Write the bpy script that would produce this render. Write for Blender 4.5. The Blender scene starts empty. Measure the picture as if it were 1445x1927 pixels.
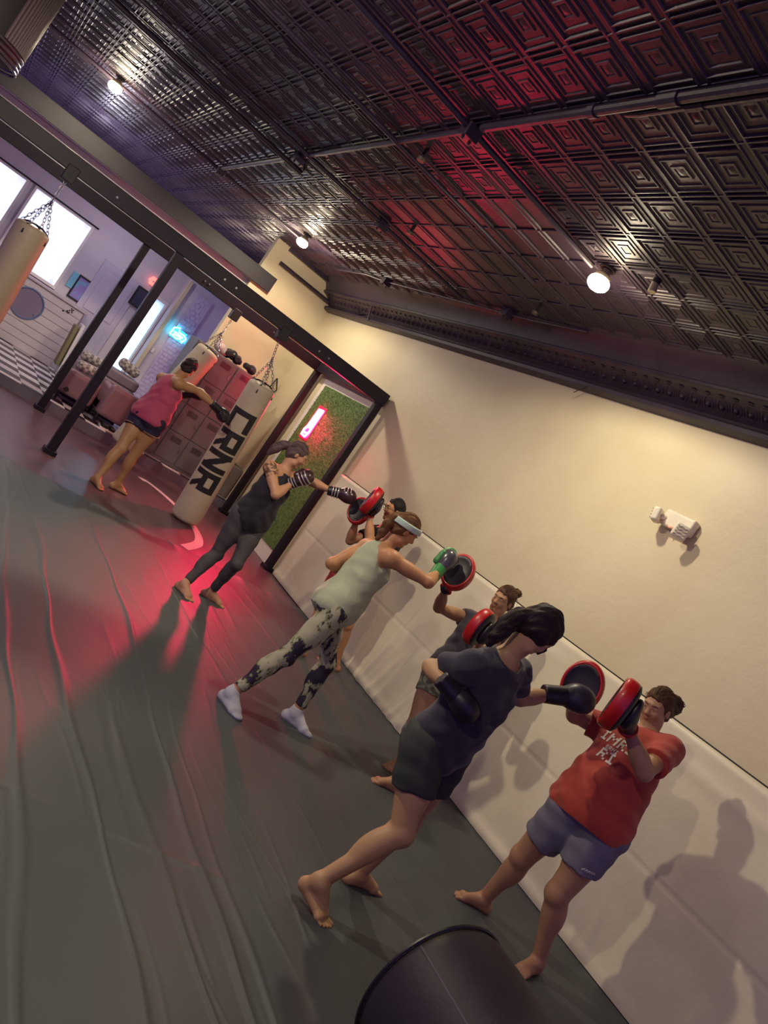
import bpy, bmesh, math, random
import numpy as np
from mathutils import Vector, Matrix
random.seed(7); rng = np.random.RandomState(7)
SC = bpy.context.scene
COL = SC.collection
V = lambda *a: np.array(a, float)
def nrm(v):
    v = np.array(v, float); return v / (np.linalg.norm(v) + 1e-12)

# ------------------------------------------------------------------ materials
def lin(h):
    h = h.lstrip('#'); c = [int(h[i:i+2], 16) / 255 for i in (0, 2, 4)]
    return tuple(x / 12.92 if x <= .04045 else ((x + .055) / 1.055) ** 2.4 for x in c) + (1,)
MATS = {}
def mat(name, col='#808080', rough=.6, metal=0, bump=None, vary=None, spec=.5, coat=0, sheen=0, emit=None, attr=None, sss=0, stretch=None, trans=0):
    if name in MATS: return MATS[name]
    m = bpy.data.materials.new(name); m.use_nodes = True
    nt = m.node_tree; N = nt.nodes; L = nt.links
    b = N['Principled BSDF']
    b.inputs['Roughness'].default_value = rough; b.inputs['Metallic'].default_value = metal
    b.inputs['Specular IOR Level'].default_value = spec
    b.inputs['Coat Weight'].default_value = coat
    b.inputs['Sheen Weight'].default_value = sheen
    if sss:
        b.inputs['Subsurface Weight'].default_value = sss; b.inputs['Subsurface Radius'].default_value = (1, .35, .2)
        b.inputs['Subsurface Scale'].default_value = .012
    c = lin(col) if isinstance(col, str) else col
    b.inputs['Base Color'].default_value = c
    tc = N.new('ShaderNodeTexCoord'); src = tc.outputs['Object']
    if stretch:
        mp = N.new('ShaderNodeMapping'); mp.inputs['Scale'].default_value = stretch; L.new(src, mp.inputs['Vector']); src = mp.outputs['Vector']
    colsock = None
    if vary:                                    # (scale, other colour, low, high[, detail])
        no = N.new('ShaderNodeTexNoise'); no.inputs['Scale'].default_value = vary[0]; no.inputs['Detail'].default_value = vary[4] if len(vary) > 4 else 4
        L.new(src, no.inputs['Vector'])
        mr = N.new('ShaderNodeMapRange'); mr.inputs['From Min'].default_value = vary[2]; mr.inputs['From Max'].default_value = vary[3]
        L.new(no.outputs['Fac'], mr.inputs['Value'])
        mx = N.new('ShaderNodeMix'); mx.data_type = 'RGBA'; mx.inputs[6].default_value = c; mx.inputs[7].default_value = lin(vary[1])
        L.new(mr.outputs['Result'], mx.inputs['Factor']); colsock = mx.outputs[2]
    if attr:
        at = N.new('ShaderNodeAttribute'); at.attribute_name = attr
        mx = N.new('ShaderNodeMix'); mx.data_type = 'RGBA'; mx.blend_type = 'MULTIPLY'; mx.inputs['Factor'].default_value = 1
        if colsock: L.new(colsock, mx.inputs[6])
        else: mx.inputs[6].default_value = c
        L.new(at.outputs['Color'], mx.inputs[7]); colsock = mx.outputs[2]
    if colsock: L.new(colsock, b.inputs['Base Color'])
    if bump:                                    # list of (scale, strength, distance)
        prev = None
        for (s, st, d) in bump:
            no = N.new('ShaderNodeTexNoise'); no.inputs['Scale'].default_value = s; no.inputs['Detail'].default_value = 3
            L.new(src, no.inputs['Vector'])
            bp = N.new('ShaderNodeBump'); bp.inputs['Strength'].default_value = st; bp.inputs['Distance'].default_value = d
            L.new(no.outputs['Fac'], bp.inputs['Height'])
            if prev: L.new(prev, bp.inputs['Normal'])
            prev = bp.outputs['Normal']
        L.new(prev, b.inputs['Normal'])
    if emit:
        b.inputs['Emission Color'].default_value = lin(emit[0]); b.inputs['Emission Strength'].default_value = emit[1]
    if trans:
        tr = N.new('ShaderNodeBsdfTranslucent'); tr.inputs['Color'].default_value = c
        ms = N.new('ShaderNodeMixShader'); ms.inputs[0].default_value = trans
        L.new(b.outputs[0], ms.inputs[1]); L.new(tr.outputs[0], ms.inputs[2]); L.new(ms.outputs[0], N['Material Output'].inputs['Surface'])
    MATS[name] = m; return m

# ------------------------------------------------------------------ mesh builder
def frame(d, hint=(0, 0, 1)):
    d = nrm(d); h = np.array(hint, float)
    if abs(d @ h) > .95: h = V(1, 0, 0)
    u = nrm(np.cross(h, d)); v = np.cross(d, u)
    return u, v, d
class MB:
    def __init__(s): s.v = []; s.f = []
    def add(s, vs, fs):
        o = len(s.v); s.v += [tuple(map(float, p)) for p in vs]; s.f += [tuple(i + o for i in f) for f in fs]; return s
    def box(s, a, b):
        x0, y0, z0 = a; x1, y1, z1 = b
        return s.add([(x0,y0,z0),(x1,y0,z0),(x1,y1,z0),(x0,y1,z0),(x0,y0,z1),(x1,y0,z1),(x1,y1,z1),(x0,y1,z1)],
                     [(0,3,2,1),(4,5,6,7),(0,1,5,4),(1,2,6,5),(2,3,7,6),(3,0,4,7)])
    def obox(s, c, ax, ay, az, h):              # oriented box, half sizes h
        c = np.array(c, float); vs = []
        for z in (-1, 1):
            for (x, y) in ((-1,-1),(1,-1),(1,1),(-1,1)): vs.append(c + np.array(ax)*x*h[0] + np.array(ay)*y*h[1] + np.array(az)*z*h[2])
        return s.add(vs, [(0,3,2,1),(4,5,6,7),(0,1,5,4),(1,2,6,5),(2,3,7,6),(3,0,4,7)])
    def tube(s, pts, r, n=10, caps=True, closed=False, hint=(0,0,1)):
        pts = [np.array(p, float) for p in pts]; m = len(pts); rs = r if isinstance(r, (list, tuple, np.ndarray)) else [r]*m
        vs = []; u = None
        for i in range(m):
            if closed: d = pts[(i+1) % m] - pts[i-1]
            else: d = pts[min(i+1, m-1)] - pts[max(i-1, 0)]
            d = nrm(d)
            if u is None: u, w, _ = frame(d, hint)
            else:
                u = nrm(u - d*(u @ d)); w = np.cross(d, u)
            for k in range(n):
                a = 2*math.pi*k/n; vs.append(pts[i] + (u*math.cos(a) + w*math.sin(a))*rs[i])
        fs = []
        for i in range(m if closed else m-1):
            for k in range(n):
                j = (i+1) % m; fs.append((i*n+k, i*n+(k+1) % n, j*n+(k+1) % n, j*n+k))
        if caps and not closed: fs += [tuple(range(n-1, -1, -1)), tuple((m-1)*n+k for k in range(n))]
        return s.add(vs, fs)
    def cyl(s, a, b, r, r2=None, n=20): return s.tube([a, b], [r, r if r2 is None else r2], n)
    def lathe(s, prof, o, d, n=28, hint=(0,0,1), sx=1, sy=1):
        u, w, d = frame(d, hint); o = np.array(o, float); vs = []; fs = []; m = len(prof)
        for (r, h) in prof:
            for k in range(n):
                a = 2*math.pi*k/n; vs.append(o + d*h + u*math.cos(a)*r*sx + w*math.sin(a)*r*sy)
        for i in range(m-1):
            for k in range(n): fs.append((i*n+k, i*n+(k+1) % n, (i+1)*n+(k+1) % n, (i+1)*n+k))
        fs += [tuple(range(n-1, -1, -1)), tuple((m-1)*n+k for k in range(n))]
        return s.add(vs, fs)
    def ball(s, c, r, n=14, R=None):
        r = np.array(r if hasattr(r, '__len__') else (r, r, r), float); R = np.eye(3) if R is None else np.array(R)
        vs = []; fs = []; m = n//2 + 1
        for i in range(m):
            t = math.pi*i/(m-1)
            for k in range(n):
                a = 2*math.pi*k/n; vs.append(np.array(c) + R @ (r*V(math.sin(t)*math.cos(a), math.sin(t)*math.sin(a), math.cos(t))))
        for i in range(m-1):
            for k in range(n): fs.append((i*n+k, (i+1)*n+k, (i+1)*n+(k+1) % n, i*n+(k+1) % n))
        return s.add(vs, fs)
    def grid(s, fn, nu, nv):
        vs = [fn(i/nu, j/nv) for j in range(nv+1) for i in range(nu+1)]
        return s.add(vs, [(j*(nu+1)+i, j*(nu+1)+i+1, (j+1)*(nu+1)+i+1, (j+1)*(nu+1)+i) for j in range(nv) for i in range(nu)])
    def build(s, name, m, parent=None, base=None, smooth=35, bevel=0, seg=2, solid=0, subsurf=0):
        return link(name, s.v, s.f, m, parent, base, smooth, bevel, seg, solid, subsurf)
BASE = {}
def link(name, vs, fs, m, parent=None, base=None, smooth=35, bevel=0, seg=2, solid=0, subsurf=0, colors=None):
    if base is None: base = BASE.get(parent.name) if parent is not None else (0, 0, 0)
    if parent is not None and base is None: base = (0, 0, 0)
    vs = np.array(vs, float).reshape(-1, 3) - np.array(base, float)
    me = bpy.data.meshes.new(name); me.from_pydata(vs.tolist(), [], [tuple(int(i) for i in f) for f in fs]); me.update()
    if colors is not None:
        ca = me.color_attributes.new('tint', 'FLOAT_COLOR', 'POINT')
        ca.data.foreach_set('color', np.concatenate([colors, np.ones((len(colors), 1))], 1).astype(np.float32).ravel())
    if smooth:
        me.polygons.foreach_set('use_smooth', [True]*len(me.polygons))
        if smooth < 180: me.set_sharp_from_angle(angle=math.radians(smooth))
    o = bpy.data.objects.new(name, me); COL.objects.link(o)
    if m is not None: me.materials.append(m)
    if parent is not None: o.parent = parent; BASE[o.name] = tuple(base)
    else: o.location = base; BASE[o.name] = tuple(base)
    if bevel:
        md = o.modifiers.new('bevel', 'BEVEL'); md.width = bevel; md.segments = seg; md.limit_method = 'ANGLE'; md.angle_limit = math.radians(40)
    if subsurf:
        md = o.modifiers.new('sub', 'SUBSURF'); md.levels = subsurf; md.render_levels = subsurf
    if solid:
        md = o.modifiers.new('solid', 'SOLIDIFY'); md.thickness = solid; md.offset = 0
    return o
def tag(o, label, cat, group=None, kind=None):
    o['label'] = label; o['category'] = cat
    if group: o['group'] = group
    if kind: o['kind'] = kind
    return o
def thing(name, loc, label, cat, group=None):
    o = bpy.data.objects.new(name, None); o.empty_display_size = .1; COL.objects.link(o); o.location = loc; BASE[o.name] = tuple(loc)
    return tag(o, label, cat, group)
def struct(o): o['kind'] = 'structure'; return o

# ------------------------------------------------------------------ signed-distance modelling for bodies, clothes, gloves
def RC(a, b, ra, rb, k=.02, cut=None, mode='u'): return ('rc', np.array(a, float), np.array(b, float), ra, rb, k, cut, mode)
def EL(c, r, R=None, k=.02, cut=None, mode='u'): return ('el', np.array(c, float), np.array(r if hasattr(r, '__len__') else (r,)*3, float), np.eye(3) if R is None else np.array(R), None, k, cut, mode)
def SP(c, r, k=.02, mode='u', cut=None): return RC(c, np.array(c, float)+V(0, 0, .0005), r, r, k, cut, mode)
def dist(p, X, Y, Z):
    if p[0] == 'rc':
        _, a, b, r1, r2 = p[:5]
        ba = b-a; l2 = ba@ba; rr = r1-r2; a2 = max(l2-rr*rr, 1e-9); il2 = 1/l2
        px, py, pz = X-a[0], Y-a[1], Z-a[2]
        y = px*ba[0]+py*ba[1]+pz*ba[2]; z = y-l2
        qx, qy, qz = px*l2-ba[0]*y, py*l2-ba[1]*y, pz*l2-ba[2]*y
        x2 = qx*qx+qy*qy+qz*qz; y2 = y*y*l2; z2 = z*z*l2
        k = np.sign(rr)*rr*rr*x2
        c1 = np.sign(z)*a2*z2 > k; c2 = np.sign(y)*a2*y2 < k
        return np.where(c1, np.sqrt(x2+z2)*il2-r2, np.where(c2, np.sqrt(x2+y2)*il2-r1, (np.sqrt(x2*a2*il2)+y*rr)*il2-r1))
    _, c, r, R = p[:4]
    px, py, pz = X-c[0], Y-c[1], Z-c[2]
    q = [(px*R[0,i]+py*R[1,i]+pz*R[2,i]) for i in range(3)]
    k0 = np.sqrt(sum((q[i]/r[i])**2 for i in range(3))); k1 = np.sqrt(sum((q[i]/r[i]**2)**2 for i in range(3)))
    return k0*(k0-1)/(k1+1e-9)
def pb(p):
    if p[0] == 'rc': r = max(p[3], p[4]); return np.minimum(p[1], p[2])-r, np.maximum(p[1], p[2])+r
    r = max(p[2]); return p[1]-r, p[1]+r
def field_mesh(prims, res, cuts=(), disp=None):
    us = [p for p in prims if p[7] == 'u']
    lo = np.min([pb(p)[0] for p in us], 0)-.03; hi = np.max([pb(p)[1] for p in us], 0)+.03
    n = np.ceil((hi-lo)/res).astype(int)+2
    ax = [lo[i]+res*np.arange(n[i]) for i in range(3)]
    D = np.full(n, .06, np.float32)
    for p in prims:
        k = p[5]; a, b = pb(p); m = .03+k
        i0 = np.clip(np.floor((a-m-lo)/res).astype(int), 0, n-1); i1 = np.clip(np.ceil((b+m-lo)/res).astype(int)+1, 1, n)
        if (i1 <= i0).any(): continue
        X = ax[0][i0[0]:i1[0], None, None]; Y = ax[1][None, i0[1]:i1[1], None]; Z = ax[2][None, None, i0[2]:i1[2]]
        d = dist(p, X, Y, Z)
        if p[6]:
            for (pt, nn) in p[6]: d = np.maximum(d, (X-pt[0])*nn[0]+(Y-pt[1])*nn[1]+(Z-pt[2])*nn[2])
        sl = (slice(i0[0], i1[0]), slice(i0[1], i1[1]), slice(i0[2], i1[2])); E = D[sl]
        if p[7] == 'u':
            h = np.clip(.5+.5*(E-d)/k, 0, 1); D[sl] = E*(1-h)+d*h-k*h*(1-h)
        else:
            h = np.clip(.5-.5*(E+d)/k, 0, 1); D[sl] = E*(1-h)-d*h+k*h*(1-h)
    X = ax[0][:, None, None]; Y = ax[1][None, :, None]; Z = ax[2][None, None, :]
    if disp is not None: D += disp(X, Y, Z).astype(np.float32)
    for (pt, nn) in cuts: D = np.maximum(D, (X-pt[0])*nn[0]+(Y-pt[1])*nn[1]+(Z-pt[2])*nn[2])
    D[0], D[-1], D[:, 0], D[:, -1], D[:, :, 0], D[:, :, -1] = .05, .05, .05, .05, .05, .05
    S = D < 0
    cs = [S[i:n[0]-1+i, j:n[1]-1+j, k:n[2]-1+k] for i in (0, 1) for j in (0, 1) for k in (0, 1)]
    anyv = cs[0].copy(); allv = cs[0].copy()
    for c in cs[1:]: anyv |= c; allv &= c
    A = np.argwhere(anyv & ~allv)
    idx = np.full(n-1, -1, np.int32); idx[A[:, 0], A[:, 1], A[:, 2]] = np.arange(len(A))
    acc = np.zeros((len(A), 3)); cnt = np.zeros(len(A))
    corners = [(i, j, k) for i in (0, 1) for j in (0, 1) for k in (0, 1)]
    for a in corners:
        for axn in range(3):
            if a[axn]: continue
            b = list(a); b[axn] = 1
            da = D[A[:, 0]+a[0], A[:, 1]+a[1], A[:, 2]+a[2]]; db = D[A[:, 0]+b[0], A[:, 1]+b[1], A[:, 2]+b[2]]
            x = (da < 0) != (db < 0); t = np.where(x, da/(da-db+1e-12), 0)
            pos = np.tile(np.array(a, float), (len(A), 1)); pos[:, axn] = t
            acc[x] += pos[x]; cnt[x] += 1
    vs = lo+res*(A+acc/cnt[:, None])
    F = []
    for axn in range(3):
        o1, o2 = (axn+1) % 3, (axn+2) % 3
        sl = [slice(1, -1)]*3; sl[axn] = slice(0, -1); sh = [slice(1, -1)]*3; sh[axn] = slice(1, None)
        s0 = S[tuple(sl)]; s1 = S[tuple(sh)]
        E = np.argwhere(s0 != s1); off = np.array([1, 1, 1]); off[axn] = 0; E = E+off
        flip = S[E[:, 0], E[:, 1], E[:, 2]]
        def cell(d1, d2):
            q = E.copy(); q[:, o1] -= d1; q[:, o2] -= d2; return idx[q[:, 0], q[:, 1], q[:, 2]]
        q = np.stack([cell(1, 1), cell(0, 1), cell(0, 0), cell(1, 0)], 1)
        q[~flip] = q[~flip][:, ::-1]; F.append(q)
    F = np.concatenate(F); F = F[(F >= 0).all(1)]
    return vs, F
def sdf_obj(name, prims, res, m, parent=None, base=None, cuts=(), disp=None, colors=None):
    vs, F = field_mesh(prims, res, cuts, disp)
    c = colors(vs) if colors else None
    return link(name, vs, F, m, parent, base, smooth=180, colors=c)
def wav(amp, *terms):
    """sum of sines, fold-like displacement. term = (kx,ky,kz,phase,weight)"""
    def f(X, Y, Z):
        o = 0
        for (a, b, c, ph, w) in terms: o = o + w*np.sin(a*X+b*Y+c*Z+ph+.8*np.sin(9*X+7*Y-8*Z+ph))
        return amp*o
    return f
EXPOSURE = 0.74; WORLD = .55; E_LAMP = 86; E_NEON = 32; E_DAY = 4.5; LAMP_COL = (1, .86, .63)
# ------------------------------------------------------------------ camera
cam = bpy.data.objects.new('camera', bpy.data.cameras.new('camera')); COL.objects.link(cam)
_yaw, _pitch, _roll = map(math.radians, (-32.85, 1.9, 34.32))
_P = np.array([[1,0,0],[0,math.cos(_pitch),-math.sin(_pitch)],[0,math.sin(_pitch),math.cos(_pitch)]])
_R = np.array([[math.cos(_roll),-math.sin(_roll),0],[math.sin(_roll),math.cos(_roll),0],[0,0,1]])
_M = _R @ _P
_A = np.array([_M @ V(math.cos(_yaw),0,-math.sin(_yaw)), _M @ V(math.sin(_yaw),0,math.cos(_yaw)), _M @ V(0,-1,0)])
_r, _d, _f = _A[:, 0], _A[:, 1], _A[:, 2]
cam.matrix_world = Matrix([[_r[0], -_d[0], -_f[0], 0], [_r[1], -_d[1], -_f[1], 0], [_r[2], -_d[2], -_f[2], 1.75], [0, 0, 0, 1]])
cam.data.sensor_width = 36; cam.data.lens = 1471/1927*36; cam.data.clip_start = .05
SC.camera = cam
SC.view_settings.view_transform = 'Standard'; SC.view_settings.look = 'None'; SC.view_settings.gamma = 1
SC.view_settings.use_curve_mapping = False; SC.view_settings.exposure = EXPOSURE
w = bpy.data.worlds.new('world'); SC.world = w; w.use_nodes = True
w.node_tree.nodes['Background'].inputs[0].default_value = lin('#9470c4'); w.node_tree.nodes['Background'].inputs[1].default_value = WORLD

# ------------------------------------------------------------------ materials of the room
M_wall = mat('cream_plaster', '#d0c5a6', .55, bump=[(9, .18, .02), (60, .12, .004)], vary=(1.5, '#c8ba9a', .35, .75))
M_pad = mat('white_vinyl', '#dbd3bd', .42, bump=[(5, .2, .02), (28, .15, .006)], vary=(2, '#d1c7ae', .4, .8))
M_tin = mat('dark_painted_tin', '#3b2f41', .46, metal=0, spec=.55, bump=[(25, .3, .006), (120, .2, .002)], vary=(3, '#2b2030', .35, .7))
M_mat = mat('black_vinyl_cover', '#454a4e', .52, spec=.45, bump=[(3, .12, .02), (14, .2, .006), (90, .15, .002)], vary=(1.2, '#3d3f46', .35, .7), stretch=(1, .7, 1))
M_floor = mat('red_brown_planks', '#5f4650', .38, bump=[(6, .12, .01)], vary=(5, '#4c3440', .3, .7), stretch=(1, .12, 1))
M_steel = mat('black_powder_coated_steel', '#1d1422', .5, spec=.35, bump=[(80, .08, .001)])
M_lilac = mat('lilac_wall_paint', '#c6bec8', .6, bump=[(30, .08, .004)])
M_white = mat('white_paint', '#d9d2d0', .5)
M_black = mat('black_leather', '#1c1622', .42, bump=[(120, .2, .002)])
M_red = mat('red_leather', '#b3161c', .36, bump=[(120, .15, .002)], coat=.2)
M_dark = mat('near_black', '#17121b', .6)
M_chrome = mat('steel_chain', '#8d8a90', .35, metal=.9)
M_tan = mat('off_white_canvas_leather', '#b9ab98', .55, bump=[(4, .3, .03), (50, .15, .003)], vary=(2, '#a89a86', .4, .8))

# ------------------------------------------------------------------ shell
struct(MB().box((-6, -3, -.12), (4.72, 11.02, 0)).build('floor', M_floor, smooth=0))
def platform_mat():
    m = bpy.data.materials.new('black_and_white_checker_tiles'); m.use_nodes = True
    nt = m.node_tree; b = nt.nodes['Principled BSDF']; b.inputs['Roughness'].default_value = .3
    tc = nt.nodes.new('ShaderNodeTexCoord'); mp = nt.nodes.new('ShaderNodeMapping'); ck = nt.nodes.new('ShaderNodeTexChecker')
    mp.inputs['Rotation'].default_value = (0, 0, 0); mp.inputs['Location'].default_value = (.1, .05, .013)
    ck.inputs['Scale'].default_value = 3.3; ck.inputs['Color1'].default_value = lin('#2a2230'); ck.inputs['Color2'].default_value = lin('#d8d0d4')
    nt.links.new(tc.outputs['Object'], mp.inputs[0]); nt.links.new(mp.outputs[0], ck.inputs['Vector']); nt.links.new(ck.outputs[0], b.inputs['Base Color'])
    return m
struct(MB().box((-6, 11.02, -.12), (4.72, 14.6, .14)).build('trim_1', mat('grey_step', '#6d6470', .6), smooth=0))
struct(MB().box((-6, 11.02, .14), (4.72, 14.6, .146)).build('floor_raised', platform_mat(), smooth=0))

def wall_with_holes(name, y0, y1, x0, x1, z0, z1, holes, m):
    b = MB(); xs = sorted(set([x0, x1]+[h[0] for h in holes]+[h[1] for h in holes])); zs = sorted(set([z0, z1]+[h[2] for h in holes]+[h[3] for h in holes]))
    for i in range(len(xs)-1):
        for j in range(len(zs)-1):
            cx, cz = (xs[i]+xs[i+1])/2, (zs[j]+zs[j+1])/2
            if not any(h[0] < cx < h[1] and h[2] < cz < h[3] for h in holes): b.box((xs[i], y0, zs[j]), (xs[i+1], y1, zs[j+1]))
    return struct(b.build(name, m, smooth=0))
# right wall, slightly uneven plaster
def wallfn(u, v):
    y = -3+15*u; z = 3.92*v
    return (4.715+.004*math.sin(2.1*y+1.3*z)+.003*math.sin(4.3*z-1.1*y), y, z)
b = MB().grid(wallfn, 60, 20); b.box((4.735, -3, 0), (4.9, 12.15, 3.92))
b.v += []; struct(b.build('wall_right', M_wall))
struct(MB().box((3.4, 12, .14), (4.735, 12.14, 3.92)).build('wall_back', M_wall, smooth=0))
HB = [(.5, 1.46, 1.33, 2.48), (-.85, .32, 1.33, 2.48), (2.88, 3.12, .146, 2.14)]
wall_with_holes('wall_far', 14.6, 14.75, -6, 4.3, .14, 2.8, HB, M_lilac)
struct(MB().box((-6, 12.16, 2.79), (4.3, 14.75, 2.9)).build('ceiling_low', mat('pale_low_ceiling', '#b9b0b4', .7), smooth=0))
struct(MB().box((-6, 12.12, 2.79), (3.6, 12.16, 3.14)).build('trim_2', M_lilac, smooth=0))
struct(MB().box((-6, 11.9, 3.13), (3.70, 11.99, 3.37)).build('trim_3', mat('dark_header', '#1e1520', .6), smooth=0))
struct(MB().box((3.17, 14.12, .14), (4.3, 14.6, 2.79)).build('wall_alcove', M_lilac, smooth=0))
struct(MB().box((3.13, 14.06, .146), (3.2, 14.12, 2.72)).build('trim_4', mat('cream_trim', '#cbbf9e', .5), smooth=0, bevel=.006))
struct(MB().box((4.22, 12.16, 2.9), (4.32, 17.2, 3.92)).build('wall_upper', mat('pale_upper_wall', '#c9bda0', .6), smooth=0))
struct(MB().box((-6, 17.2, 2.9), (4.3, 17.3, 3.92)).build('wall_end', M_lilac, smooth=0))

# pressed tin ceiling: square panels with stepped frames, battens between the rows
def ceiling():
    b = MB(); px, py = .342, .3125; x0, y0 = 1.915-.342*17, 3.09-.3125*12; zc = 3.9
    prof = [(1, 0), (.84, 0), (.81, -.012), (.77, -.013), (.74, -.005), (.60, -.004), (.57, -.010), (.53, -.010), (.50, -.004), (.31, -.004), (.28, -.009), (.20, -.009), (.17, -.005), (.03, -.010)]
    vs = []; fs = []
    nx = 24; ny = 58
    for i in range(nx):
        for j in range(ny):
            cx, cy = x0+px*(i+.5), y0+py*(j+.5)
            if cx > 4.3: continue
            o = len(vs); jit = (1+.3*(((i*37+j*61) % 17)/17-.5))*(.12 if (cx > 2.75 and 4.7 < cy < 7.4) else 1); tz = .004*(((i*13+j*29) % 11)/11-.5)
            for (f, h) in prof:
                for (sx, sy) in ((-1,-1),(1,-1),(1,1),(-1,1)): vs.append((cx+sx*f*px/2, cy+sy*f*py/2, zc+h*jit*1.15+tz*sx*(f < .99)))
            for k in range(len(prof)-1):
                for q in range(4): fs.append((o+4*k+q, o+4*k+4+q, o+4*k+4+(q+1) % 4, o+4*k+(q+1) % 4))
            fs.append(tuple(o+4*(len(prof)-1)+q for q in (3, 2, 1, 0)))
    b.add(vs, fs)
    X1 = 4.31
    for j in range(ny+1):                       # battens across the room, rope-beaded
        y = y0+py*j
        b.tube([(x0, y-.027, zc-.002), (X1, y-.027, zc-.002)], .013, 6); b.tube([(x0, y+.027, zc-.002), (X1, y+.027, zc-.002)], .013, 6)
        b.box((x0, y-.012, zc-.008), (X1, y+.012, zc+.02))
    for i in range(nx+1):
        x = x0+px*i
        if x > 4.32: continue
        b.tube([(x, y0, zc-.006), (x, y0+py*ny, zc-.006)], .008, 6)
    b.box((-6.2, -3, 3.93), (4.9, 17.3, 4.02))
    return struct(b.build('ceiling', M_tin, smooth=25))
ceiling()
# cornice with cove along the right wall
def cornice():
    b = MB(); prof = [(4.735, 3.47), (4.64, 3.475), (4.61, 3.49), (4.60, 3.52), (4.615, 3.54), (4.645, 3.55), (4.65, 3.57), (4.60, 3.62), (4.55, 3.655), (4.50, 3.68), (4.465, 3.685), (4.445, 3.70), (4.445, 3.72), (4.46, 3.735), (4.43, 3.79), (4.38, 3.85), (4.32, 3.885), (4.26, 3.9), (4.735, 3.93)]
    y0, y1 = -2, 12.0; n = len(prof)
    b.add([(x, y0, z) for x, z in prof]+[(x, y1, z) for x, z in prof], [(i, (i+1) % n, n+(i+1) % n, n+i) for i in range(n)])
    y = .9
    while y < 11.9:
        b.tube([(4.585+.045*math.cos(a), y+.045*math.sin(a), 3.632-.035*math.cos(a)) for a in np.linspace(0, 2*math.pi, 11)[:-1]], .008, 5, closed=True)
        b.ball((4.592, y, 3.628), (.026, .022, .022), 8); b.ball((4.51, y, 3.672), (.02, .03, .008), 8); b.tube([(4.63, y+.066, 3.60), (4.55, y+.066, 3.658)], .006, 5)
        y += .132
    return struct(b.build('trim_5', M_tin, smooth=30))
cornice()
b = MB().box((3.62, 11.9, 3.83), (4.735, 12, 3.93)); b.tube([(3.6, 11.93, 3.60), (4.66, 11.93, 3.60)], .03, 10); struct(b.build('trim_6', M_tin))
b = MB().box((4.1, 12.16, 3.72), (4.22, 17.2, 3.92)); b.tube([(4.13, 12.16, 3.66), (4.13, 17.2, 3.66)], .05, 10); struct(b.build('trim_7', M_tin))

# white wall padding with soft creases and a seam
def padding():
    creases = []
    R = random.Random(3)
    for k in range(30): creases.append((R.uniform(-1, 8.3), R.uniform(.02, .075), R.uniform(.004, .011), R.uniform(.3, .75), R.uniform(-.22, .22)))
    for k in range(16): creases.append((R.uniform(4.4, 6.0), R.uniform(.022, .05), R.uniform(.014, .034), R.uniform(.6, 1.2), R.uniform(-.30, -.10)))
    def fn(u, v):
        y = -2.5+11.02*u; z = .012+1.52*v
        x = 4.662
        for (yc, wd, am, top, sl) in creases:
            q = (y-yc-sl*z)/wd; x -= am*math.exp(-q*q)*max(0, 1-(z/top))**.8 if z < top else 0
        x -= .008*math.exp(-((z-1.36-.02*math.sin(2*y))/.05)**2)*(.5+.5*math.sin(3.1*y))
        x += .007*math.exp(-((z-.70)/.008)**2)
        x -= .006*(math.sin(1.7*y+2*z)+math.sin(3.3*y-1.5*z))*.4
        x -= .03*math.exp(-((z-.03)/.05)**2)*(.6+.4*math.sin(2.3*y))
        if v > .985: x += .02*(v-.985)/.015
        x = 4.662+(x-4.662)*min(1, .3+z/.12) if x < 4.662 else x
        return (x, y, z)
    g = MB().grid(fn, 1000, 90); vs = np.array(g.v); n = len(vs); nu = 1001; nv = 91
    back = vs.copy(); back[:, 0] = 4.705; g.v = [tuple(p) for p in vs]+[tuple(p) for p in back]
    top = [(90*nu+i, 90*nu+i+1, n+90*nu+i+1, n+90*nu+i) for i in range(nu-1)]
    end = [(j*nu+nu-1, (j+1)*nu+nu-1, n+(j+1)*nu+nu-1, n+j*nu+nu-1) for j in range(nv-1)]
    g.f += top+end
    o = g.build('wall_padding', M_pad, smooth=60, base=(4.7, 3, 0))
    return tag(o, 'white vinyl wall padding creased along the foot of the cream wall', 'wall padding')
padding()
tag(MB().box((4.69, -2.5, 1.531), (4.714, 8.5, 1.541)).build('padding_edge', M_dark, base=(4.7, 3, 1.53)), 'thin black line of trim along the top of the white wall padding', 'edge strip')

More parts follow.
